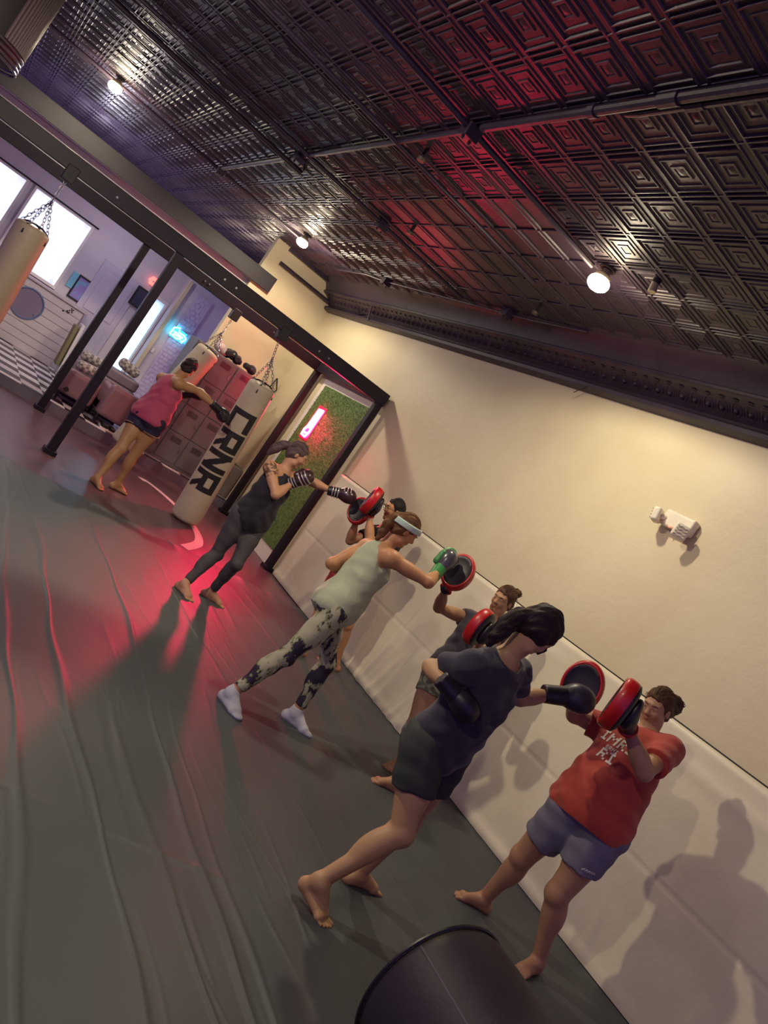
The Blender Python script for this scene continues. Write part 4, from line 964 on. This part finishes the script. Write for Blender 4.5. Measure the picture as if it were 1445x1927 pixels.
POSE = {"orange": {"aL": [3.986, 2.388, 0.081], "aR": [3.905, 2.824, 0.072], "eL": [3.609, 2.276, 1.284], "eR": [3.549, 2.781, 1.282], "hL": [3.84, 2.427, 0.886], "hR": [3.767, 2.575, 0.833], "head": [3.889, 2.61, 1.567], "kL": [3.839, 2.426, 0.457], "kR": [3.82, 2.714, 0.446], "neck": [3.898, 2.576, 1.39], "pel": [3.813, 2.516, 0.891], "sL": [3.861, 2.401, 1.385], "sR": [3.839, 2.727, 1.293], "tL": [3.824, 2.35, 0.02], "tR": [3.746, 2.883, 0.021], "wL": [3.417, 2.36, 1.421], "wR": [3.367, 2.678, 1.408]},
 "dark": {"aL": [2.845, 2.725, 0.075], "aR": [2.421, 2.489, 0.129], "eL": [3.078, 2.692, 1.227], "eR": [2.495, 2.767, 1.146], "hL": [2.742, 2.651, 0.873], "hR": [2.575, 2.611, 0.855], "head": [2.689, 2.525, 1.573], "kL": [2.807, 2.62, 0.46], "kR": [2.643, 2.462, 0.476], "neck": [2.649, 2.555, 1.398], "pel": [2.654, 2.63, 0.902], "sL": [2.818, 2.612, 1.349], "sR": [2.478, 2.541, 1.321], "tL": [3.016, 2.71, 0.022], "tR": [2.504, 2.368, 0.021], "wL": [3.297, 2.75, 1.323], "wR": [2.428, 2.527, 1.156]},
 "tank": {"aL": [3.136, 4.346, 0.085], "aR": [2.549, 4.227, 0.087], "eL": [2.771, 4.469, 1.089], "eR": [3.202, 4.035, 1.362], "hL": [2.902, 4.376, 0.845], "hR": [2.851, 4.213, 0.866], "head": [3.012, 4.321, 1.556], "kL": [3.125, 4.35, 0.492], "kR": [2.712, 4.2, 0.458], "neck": [2.968, 4.344, 1.384], "pel": [2.879, 4.299, 0.896], "sL": [2.961, 4.507, 1.307], "sR": [2.933, 4.171, 1.354], "tL": [3.248, 4.222, 0.02], "tR": [2.596, 4.068, 0.017], "wL": [2.996, 4.558, 1.069], "wR": [3.355, 4.212, 1.431]},
 "bun": {"aL": [4.14, 4.272, 0.076], "aR": [3.85, 3.898, 0.074], "eL": [3.897, 3.98, 1.078], "eR": [3.705, 4.403, 1.208], "hL": [4.065, 4.159, 0.86], "hR": [3.939, 4.252, 0.791], "head": [4.039, 4.241, 1.519], "kL": [4.103, 4.256, 0.465], "kR": [3.892, 4.106, 0.408], "neck": [4.039, 4.231, 1.336], "pel": [3.993, 4.207, 0.846], "sL": [4.034, 4.055, 1.322], "sR": [3.99, 4.38, 1.248], "tL": [3.99, 4.204, 0.02], "tR": [3.687, 3.934, 0.019], "wL": [3.739, 3.904, 1.242], "wR": [3.564, 4.285, 1.363]},
 "boxer": {"aL": [3.002, 6.252, 0.076], "aR": [2.676, 6.088, 0.077], "eL": [3.319, 6.379, 1.42], "eR": [2.879, 6.014, 1.132], "hL": [3.002, 6.276, 0.796], "hR": [2.836, 6.233, 0.81], "head": [2.971, 6.295, 1.507], "kL": [2.973, 6.086, 0.435], "kR": [2.841, 6.246, 0.398], "neck": [2.953, 6.296, 1.327], "pel": [2.921, 6.256, 0.834], "sL": [3.082, 6.397, 1.255], "sR": [2.79, 6.232, 1.294], "tL": [3.159, 6.187, 0.021], "tR": [2.743, 5.934, 0.019], "wL": [3.372, 6.145, 1.411], "wR": [3.016, 6.171, 1.253]},
 "holder": {"aL": [4.345, 5.942, 0.078], "aR": [3.907, 5.894, 0.074], "eL": [3.776, 5.784, 1.241], "eR": [3.832, 6.139, 1.112], "hL": [4.072, 5.96, 0.84], "hR": [3.921, 6.043, 0.858], "head": [4.045, 6.029, 1.543], "kL": [4.211, 5.944, 0.451], "kR": [3.914, 6.024, 0.447], "neck": [4.046, 6.022, 1.36], "pel": [3.999, 6.001, 0.871], "sL": [4.054, 5.85, 1.308], "sR": [4.057, 6.189, 1.294], "tL": [4.191, 6.008, 0.02], "tR": [3.739, 5.889, 0.021], "wL": [3.705, 5.914, 1.431], "wR": [3.719, 6.058, 1.309]},
 "pink": {"aL": [2.172, 8.335, 0.074], "aR": [2.448, 8.569, 0.08], "eL": [2.472, 8.8, 1.111], "eR": [2.617, 8.537, 1.411], "hL": [2.267, 8.59, 0.847], "hR": [2.395, 8.488, 0.892], "head": [2.4, 8.591, 1.566], "kL": [2.235, 8.451, 0.454], "kR": [2.415, 8.534, 0.478], "neck": [2.35, 8.602, 1.392], "pel": [2.331, 8.552, 0.902], "sL": [2.261, 8.74, 1.307], "sR": [2.35, 8.422, 1.369], "tL": [2.239, 8.181, 0.018], "tR": [2.611, 8.603, 0.022], "wL": [2.578, 8.701, 1.307], "wR": [2.845, 8.458, 1.373]}}
SKIN = '#b08a68'
# --- woman in the orange T-shirt holding mitts, near the wall
J = POSE['orange']
J['eR'] = [3.70, 2.88, 1.26]; J['wR'] = [3.56, 2.84, 1.365]
J['neck'][2] += .035; J['sL'][2] += .035; J['sR'][2] += .02
c = person('orange', 'woman in a red-orange T-shirt and grey shorts holding up two mitts, nearest the wall', J, 1.69, build=1.28, look=(-.92, -.20, -.34), skin='#a97f62', res=.0055, hair='#5a4030', belly=1.15, bust=1.25, legs=1.06)
M_or = mat('red_orange_cotton', '#a83a2c', .8, bump=[(7, .5, .02), (300, .15, .001)], sheen=.15, vary=(3, '#93302a', .4, .7))
tee = top_garment(c, 'tshirt', M_or, off=.018, sleeve=.62, hem=-.07, flare=.02, loose=.012, folds=.004)
def shirt_print(c, tee):
    # white block lettering across the chest
    rows = [('IMRI', .052, .0, .16), ('BRNI', .022, -.045, .12)]
    G = {'I': ['111', '010', '010', '010', '111'], 'M': ['10001', '11011', '10101', '10001', '10001'], 'R': ['1110', '1001', '1110', '1010', '1001'], 'B': ['1110', '1001', '1110', '1001', '1110'], 'A': ['0110', '1001', '1111', '1001', '1001'], 'N': ['1001', '1101', '1011', '1001', '1001']}
    me = tee.data; from mathutils.bvhtree import BVHTree
    bv = BVHTree.FromPolygons([v.co for v in me.vertices], [p.vertices for p in me.polygons]); base = np.array(c['base'])
    b = MB(); f, l, up = c['fS'], c['latS'], c['up']
    def put(txt, hgt, dz, lo0):
        x = 0; cell = hgt/5; tot = sum(len(G[ch][0])+1 for ch in txt)*cell
        for ch in txt:
            g = G[ch]
            for r in range(5):
                for k in range(len(g[0])):
                    if g[r][k] != '1': continue
                    q = []
                    for (a, d) in ((0, 0), (1, 0), (1, 1), (0, 1)):
                        lx = -tot/2+x+(k+a)*cell; p = c['t'](.70)+l*(lx)+up*(dz-(r+d)*cell)+f*.4-base   # read left to right from the front
                        hit = bv.ray_cast(Vector(p), Vector(-f))
                        if hit[0] is None: break
                        q.append(np.array(hit[0])+f*.0022+base)
                    if len(q) == 4: b.add(q, [(0, 1, 2, 3)])
            x += (len(g[0])+1)*cell
    put('IMRI', .06, .04, 0); put('BRNI', .022, -.03, 0); put('RI', .06, -.055, 0)
    b.build('chest_print', mat('white_print', '#d9cfc4', .7), tee, smooth=0)
shirt_print(c, tee)
b = MB(); b.tube([c['neck']-c['up']*.0+(c['latS']*math.cos(a)*.072+c['fS']*(math.sin(a)*.066+.012))-c['up']*.02*(1+math.sin(a)) for a in np.linspace(0, 2*math.pi, 33)[:-1]], .008, 8, closed=True); b.build('collar', mat('dark_red_rib', '#7c2426', .8), tee)
sh = bottoms(c, 'shorts', mat('blue_grey_jersey', '#6c6878', .85, bump=[(8, .4, .02)]), off=.014, frac=.58, top=.02, flare=.012, folds=.0025)
def script_logo(c, sh):
    J = c['J']; K, Hh = J['kL'], J['hL']; p0 = Hh+(K-Hh)*.50; a = nrm(K-Hh); out = nrm(V(-.45, -.85, .1)-a*(V(-.45, -.85, .1)@a)); side = np.cross(a, out)
    from mathutils.bvhtree import BVHTree
    me = sh.data; bv = BVHTree.FromPolygons([v.co for v in me.vertices], [p.vertices for p in me.polygons]); base = np.array(c['base']); b = MB(); pts = []
    for t in np.linspace(0, 1, 40):
        p = p0+side*(.035-.075*t)+a*(.006*math.sin(t*34)-.012*t)+out*.3-base; hit = bv.ray_cast(Vector(p), Vector(-out))
        if hit[0] is not None: pts.append(np.array(hit[0])+out*.001+base)
    if len(pts) > 3: b.tube(pts, .0035, 6); b.build('script_logo', mat('grey_print', '#b3a9ae', .7), sh)
script_logo(c, sh)
HO = hair_cap(c, hairmat('orange', '#4e3828'), 'bun', [EL(c['h'](.0, -.140, .0), (.068, .066, .066), c['RHd'], .03), SP(c['h'](.02, -.175, .03), .036, .02), SP(c['h'](-.03, -.17, -.02), .03, .02), RC(c['h'](-.03, -.09, -.08), c['h'](-.02, -.10, -.14), .012, .004, .01)])
strands(c, HO, MATS['orange_strands'], (.0, -.11, .0), 220, [(c['h'](-.05, -.12, -.03), .03), (c['h'](.0, -.17, -.03), .035), (c['h'](.05, -.16, .02), .035), (c['h'](.02, -.13, .05), .03)], 26, 1.085, seed=6)
GM = 'focus mitts'
wL, wR = np.array(J['wL']), np.array(J['wR'])
mitt((3.243, 2.37, 1.50), (-.64, .77, .02), (-.50, .35, .85), 'red and black focus mitt in front of the orange-shirted woman\'s face', .102, .138, wrist=wL)
mitt((3.43, 2.74, 1.44), (-.86, -.50, .05), (-.12, .1, 1), 'red and black focus mitt being struck by the woman in the dark T-shirt', .11, .14, wrist=wR)

# --- woman in the dark T-shirt throwing a jab
J = POSE['dark']
J['wL'] = [3.19, 2.66, 1.337]; J['eL'] = [3.02, 2.68, 1.235]; J['sR'] = [J['sR'][0]+.015, J['sR'][1], J['sR'][2]-.04]
for _k in ('pel', 'hL', 'hR'): J[_k] = [J[_k][0]+.03, J[_k][1]-.01, J[_k][2]-.02]
c = person('dark', 'barefoot woman in a dark navy T-shirt and dark green shorts throwing a punch', J, 1.70, build=.94, look=(.80, -.06, -.58), skin='#b08a63', res=.0055, hair='#2a1f22', headtilt=(.35, 0, .9), bust=.8, legs=1.08)
M_nv = mat('dark_navy_cotton', '#221c30', .85, bump=[(7, .45, .02), (300, .12, .001)], sheen=.2)
top_garment(c, 'tshirt', M_nv, off=.013, sleeve=.58, hem=-.10, flare=.008, loose=.022, folds=.004)
bottoms(c, 'shorts', mat('dark_olive_cotton', '#2f3230', .85, bump=[(8, .4, .02)]), off=.016, frac=.52, top=.06, flare=.016, folds=.0025)
h = c['h']
T0 = h(0, -.108, -.03); DT = [(T0, .028), (T0+V(-.032, .016, -.022), .040), (T0+V(-.055, .026, -.085), .040), (T0+V(-.068, .03, -.15), .030), (T0+V(-.072, .034, -.205), .010)]
HO = hair_cap(c, hairmat('dark', '#2b2022'), 'pony', [EL(h(0, -.02, .040), (.084, .102, .102), c['RHd'], .03), EL(h(0, -.02, -.01), (.088, .06, .05), c['RHd'], .03), EL(h(0, -.085, -.015), (.06, .045, .06), c['RHd'], .03), SP(h(0, -.112, -.03), .03, .015)]+tail(DT)+[RC(h(.03, .075, .05), h(.035, .088, -.03), .016, .008, .01), RC(h(-.03, .08, .045), h(-.05, .085, -.05), .018, .007, .01), RC(h(-.01, .085, .055), h(-.015, .10, -.01), .016, .006, .01)], low=.06)
strands(c, HO, MATS['dark_strands'], (0, -.112, -.03), 240, DT, 24, 1.12, seed=3)
MB().tube([h(.036*math.cos(a), -.122, -.032+.036*math.sin(a)) for a in np.linspace(0, 2*math.pi, 17)[:-1]], .009, 6, closed=True).build('hair_tie', M_dark, c['body'])
glove(c, 'R', M_black, M_black, d=(.8, -.5, -.25), up=(0, -1, .3), s=.92, thumb=-1)
glove(c, 'L', mat('navy_black_leather', '#2a2438', .4), M_black, d=(.85, -.3, .40), up=(0, .3, 1), s=1.08, thumb=-1)
MB().tube([np.array(J['wR'])+nrm(np.array(J['eR'])-np.array(J['wR']))*.055+(frame(np.array(J['eR'])-np.array(J['wR']))[0]*math.cos(a)+frame(np.array(J['eR'])-np.array(J['wR']))[1]*math.sin(a))*.034 for a in np.linspace(0, 2*math.pi, 17)[:-1]], .005, 6, closed=True).build('bracelet', M_chrome, c['body'])

# --- woman in the pale green tank with camouflage leggings
J = POSE['tank']
c = person('tank', 'woman in a pale green tank top, headband and camouflage leggings throwing a right hook', J, 1.68, build=.98, look=(.93, -.26, -.28), skin='#b5835c', res=.0070, hair='#6a4a30', barefoot=False, bust=.9)
M_tk = mat('pale_sage_jersey', '#adb396', .75, bump=[(6, .5, .02)], sheen=.15)
top_garment(c, 'tank_top', M_tk, off=.013, hem=-.12, flare=.03, neckr=.068, loose=.010, folds=.0026, tank=True, strapin=.48, hem_tilt=(-.25, 0))
def camo():
    m = bpy.data.materials.new('camouflage_print'); m.use_nodes = True; nt = m.node_tree; N = nt.nodes; b = N['Principled BSDF']; b.inputs['Roughness'].default_value = .75
    tc = N.new('ShaderNodeTexCoord'); mp = N.new('ShaderNodeMapping'); mp.inputs['Scale'].default_value = (1, 1, .62); nt.links.new(tc.outputs['Object'], mp.inputs[0])
    n1 = N.new('ShaderNodeTexNoise'); n1.inputs['Scale'].default_value = 10.5; n1.inputs['Detail'].default_value = 5; n1.inputs['Roughness'].default_value = .6; nt.links.new(mp.outputs[0], n1.inputs['Vector'])
    sp = N.new('ShaderNodeSeparateXYZ'); nt.links.new(tc.outputs['Object'], sp.inputs[0])
    ad = N.new('ShaderNodeMath'); ad.operation = 'MULTIPLY_ADD'; ad.inputs[1].default_value = -.26; ad.inputs[2].default_value = .17; nt.links.new(sp.outputs['Z'], ad.inputs[0])
    sm = N.new('ShaderNodeMath'); sm.operation = 'ADD'; ct = N.new('ShaderNodeMath'); ct.operation = 'MULTIPLY_ADD'; ct.inputs[1].default_value = 1.7; ct.inputs[2].default_value = -.35; nt.links.new(n1.outputs['Fac'], ct.inputs[0]); nt.links.new(ct.outputs[0], sm.inputs[0]); nt.links.new(ad.outputs[0], sm.inputs[1])
    cr = N.new('ShaderNodeValToRGB'); e = cr.color_ramp; e.interpolation = 'CONSTANT'
    e.elements[0].position = 0; e.elements[0].color = lin('#a9a78c'); e.elements[1].position = .50; e.elements[1].color = lin('#7f8168')
    for p, cc in ((.53, '#8d9450'), (.55, '#2c2138'), (.62, '#271c33')): x = e.elements.new(p); x.color = lin(cc)
    nt.links.new(sm.outputs[0], cr.inputs[0]); nt.links.new(cr.outputs[0], b.inputs['Base Color']); return m
bottoms(c, 'leggings', camo(), off=.006, top=.12, shin=.86, folds=.0012)
sock(c, mat('pale_grey_sock', '#b3b3bd', .9, bump=[(150, .3, .002)]))
h = c['h']; q = c['q']
T0 = h(0, -.112, .035); DT = [(T0, .026), (T0+V(-.028, .0, -.02), .028), (T0+V(-.04, .004, -.08), .032), (T0+V(-.042, .006, -.15), .028), (T0+V(-.042, .008, -.215), .010)]
HO = hair_cap(c, hairmat('tank', '#6d4d34'), 'pony', [SP(h(0, -.108, .035), .026, .015)]+tail(DT), low=.07)
strands(c, HO, MATS['tank_strands'], (0, -.112, .035), 130, DT, 6, 1.09, seed=4)
_bn = nrm(c['hu']-c['hf']*.30); sdf_obj('headband', [EL(h(0, -.020, .028), (.106*q, .134*q, .122*q), c['RHd'], .01, [(h(0, .07, .088), _bn), (h(0, .07, .038), -_bn)])], .005, mat('pale_mint_knit', '#b9cfc2', .8), c['body'])
M_pearl = mat('pearl_black_leather', '#4a4850', .25, coat=.5); M_grn = mat('green_leather', '#3f8a4c', .35)
glove(c, 'R', M_pearl, M_grn, d=(.35, .35, .80), up=(.3, .6, .1), s=.98, thumb=1, m_thumb=M_grn)
glove(c, 'L', M_pearl, M_grn, d=(.9, .1, .1), up=(0, 0, 1), s=.95, thumb=-1, m_thumb=M_grn)
W = np.array(J['wR']); d0 = nrm(V(.35, .35, .80)); u0 = nrm(V(.3, .6, .1)-d0*(V(.3, .6, .1)@d0)); v0 = np.cross(d0, u0)
b = MB(); b.tube([W+d0*(.135+.085*math.sin(a))+v0*.059*math.cos(a) for a in np.linspace(-.3, 3.4, 22)], .014, 8); b.build('green_piping', M_grn, c['body'])

# --- young woman with the bun holding mitts
J = POSE['bun']
c = person('bun', 'young woman with a hair bun and dark grey T-shirt holding mitts behind the dark-shirted woman', J, 1.66, build=.98, look=(-.90, -.30, -.22), skin='#ab8262', res=.0070, hair='#5a4330', bust=.9)
top_garment(c, 'tshirt', mat('charcoal_jersey', '#3a3440', .8, bump=[(7, .4, .02)], sheen=.2), off=.012, sleeve=.22, hem=-.06, flare=.025, loose=.01, neckr=.072, folds=.0035)
bottoms(c, 'shorts', mat('green_floral_shorts', '#5c5f50', .8, vary=(26, '#8f9478', .5, .58)), off=.010, frac=.36, top=.06, flare=.012)
HO = hair_cap(c, hairmat('bun', '#584030'), 'bun', [SP(c['h'](0, -.125, .065), .040, .012), SP(c['h'](.02, -.14, .09), .02, .01), RC(c['h'](.05, .02, -.06), c['h'](.055, .02, -.13), .006, .003, .01)])
strands(c, HO, MATS['bun_strands'], (0, -.11, .05), 150, [(c['h'](-.03, -.12, .045), .018), (c['h'](.0, -.155, .05), .02), (c['h'](.03, -.15, .08), .02), (c['h'](.0, -.13, .10), .018)], 14, 1.085, seed=7)
mitt((3.563, 4.28, 1.513), (-.80, -.46, .25), (-.05, .05, 1), 'red-rimmed focus mitt beside the green boxing glove', .11, .14, wrist=J['wR'])
mitt((3.631, 3.88, 1.30), (-.45, .88, .05), (0, .1, 1), 'red-rimmed focus mitt held low in front of the bun-haired woman\'s chest', .105, .135, wrist=J['wL'])

# --- boxer by the rig
J = POSE['boxer']
J['sL'] = [3.03, 6.37, 1.29]; J['eL'] = [3.17, 6.26, 1.37]; J['wL'] = [3.395, 6.13, 1.415]; J['wR'] = [3.02, 6.16, 1.275]
c = person('boxer', 'barefoot boxer in a black tank top with a shoulder tattoo, punching beside the green panel', J, 1.66, build=.98, look=(.90, -.36, -.18), skin='#b98a6c', res=.0075, hair='#6a5a58', tattoo=(np.array(J['sR'])+V(-.0, -.05, -.02), .075), bust=.9)
top_garment(c, 'tank_top', mat('black_jersey', '#1b1424', .85, bump=[(7, .4, .02)], sheen=.15), off=.014, hem=-.14, flare=.03, loose=.012, folds=.0035, tank=True, strapin=.62)
bottoms(c, 'leggings', mat('charcoal_leggings', '#453f44', .8, bump=[(30, .4, .006)]), off=.006, top=.10, shin=.90, folds=.0015)
h = c['h']
T0 = h(0, -.112, .02); DT = [(T0, .028), (T0+V(-.045, .03, -.03), .036), (T0+V(-.085, .045, -.095), .038), (T0+V(-.11, .055, -.17), .014)]
HO = hair_cap(c, hairmat('boxer', '#5b4a4c'), 'pony', [SP(h(0, -.108, .02), .028, .015)]+tail(DT), low=.06)
strands(c, HO, MATS['boxer_strands'], (0, -.112, .02), 110, DT, 14, 1.09, seed=5)
M_sil = mat('silver_vinyl', '#b9b0b4', .3, metal=.4)
glove(c, 'R', mat('maroon_black_leather', '#3a2028', .3, coat=.3), M_black, d=(.40, -.35, .80), up=(-.2, -.8, .1), s=1.0, thumb=-1, stripe=M_sil)
glove(c, 'L', MATS['maroon_black_leather'], M_black, d=(.82, -.48, .34), up=(0, .3, 1), s=1.0, thumb=-1, stripe=M_sil)

# --- man with glasses behind the green-tank woman, holding mitts
J = POSE['holder']
J['head'] = [J['head'][0]-.05, J['head'][1]+.03, J['head'][2]+.035]; J['neck'] = [J['neck'][0]-.03, J['neck'][1]+.02, J['neck'][2]+.015]
c = person('holder', 'dark-haired person in glasses and a black T-shirt holding mitts, mostly hidden behind the ponytailed woman', J, 1.68, build=1.0, look=(-.93, .08, -.22), skin='#b3815e', res=.0075, hair='#2a2024', bust=0)
top_garment(c, 'tshirt', mat('black_cotton', '#1d1826', .85), off=.015, sleeve=.55, hem=-.08, flare=.02, folds=.0035)
bottoms(c, 'shorts', mat('dark_red_shorts', '#8c1f26', .7), off=.014, frac=.6, top=.06, flare=.02)
hair_cap(c, hairmat('holder', '#262024'), 'short', low=.06)
h = c['h']; b = MB()
for sg in (1, -1):
    b.tube([h(.033*sg+.024*math.cos(a), .112, .006+.020*math.sin(a)) for a in np.linspace(0, 2*math.pi, 19)[:-1]], .0022, 6, closed=True)
    b.tube([h(.057*sg, .110, .008), h(.074*sg, .06, .008), h(.078*sg, .0, .004)], .002, 6)
b.tube([h(-.010, .113, .010), h(0, .117, .012), h(.010, .113, .010)], .002, 6); b.build('glasses', M_dark, c['body'])
mitt((3.617, 5.9, 1.544), (-.84, .40, .1), (-.1, .1, 1), 'red focus mitt being hit by the far boxer\'s glove', .105, .135, wrist=J['wL'])
mitt((3.678, 6.06, 1.395), (-.72, -.5, .15), (-.25, .1, 1), 'dark focus mitt just below the red one by the far boxer\'s glove', .10, .13, base_m=M_black, wrist=J['wR'])

# --- woman in pink at the far bag
J = POSE['pink']
c = person('pink', 'woman in a pink tank top and black shorts punching the tall CRNR bag, back turned', J, 1.68, build=1.12, look=(.62, .75, -.38), skin='#a87d58', res=.0085, hair='#2f2227', bust=1)
top_garment(c, 'tank_top', mat('pink_jersey', '#a53b5c', .75, bump=[(6, .5, .02)], sheen=.15), off=.014, hem=-.08, flare=.022, loose=.012, folds=.003, tank=True, strapin=.6)
bottoms(c, 'shorts', mat('black_running_shorts', '#201634', .75), off=.012, frac=.34, top=.06, flare=.014)
hair_cap(c, hairmat('pink', '#30242a'), 'short', [SP(c['h'](0, -.10, .03), .05, .02), RC(c['h'](0, -.12, .03), c['h'](0, -.15, -.01), .032, .02, .02)], low=.07)
b = MB(); Jp = c['J']
for sd in 'LR':
    Hh, K = Jp['h'+sd], Jp['k'+sd]; a = nrm(K-Hh); u, v, _ = frame(a); cc = Hh+(K-Hh)*.335+c['latH']*(.015 if sd == 'L' else -.015)
    b.tube([cc+(u*math.cos(t)+v*math.sin(t))*.108 for t in np.linspace(0, 2*math.pi, 33)[:-1]], .004, 6, closed=True)
b.build('shorts_piping', mat('tan_piping', '#b08a60', .7), c['body'])
glove(c, 'R', M_black, M_black, d=(.95, .1, -.2), up=(0, -.3, 1), s=1.05, thumb=1)
glove(c, 'L', M_black, M_black, d=(.6, -.2, .5), up=(0, 0, 1), s=1.0, thumb=-1)
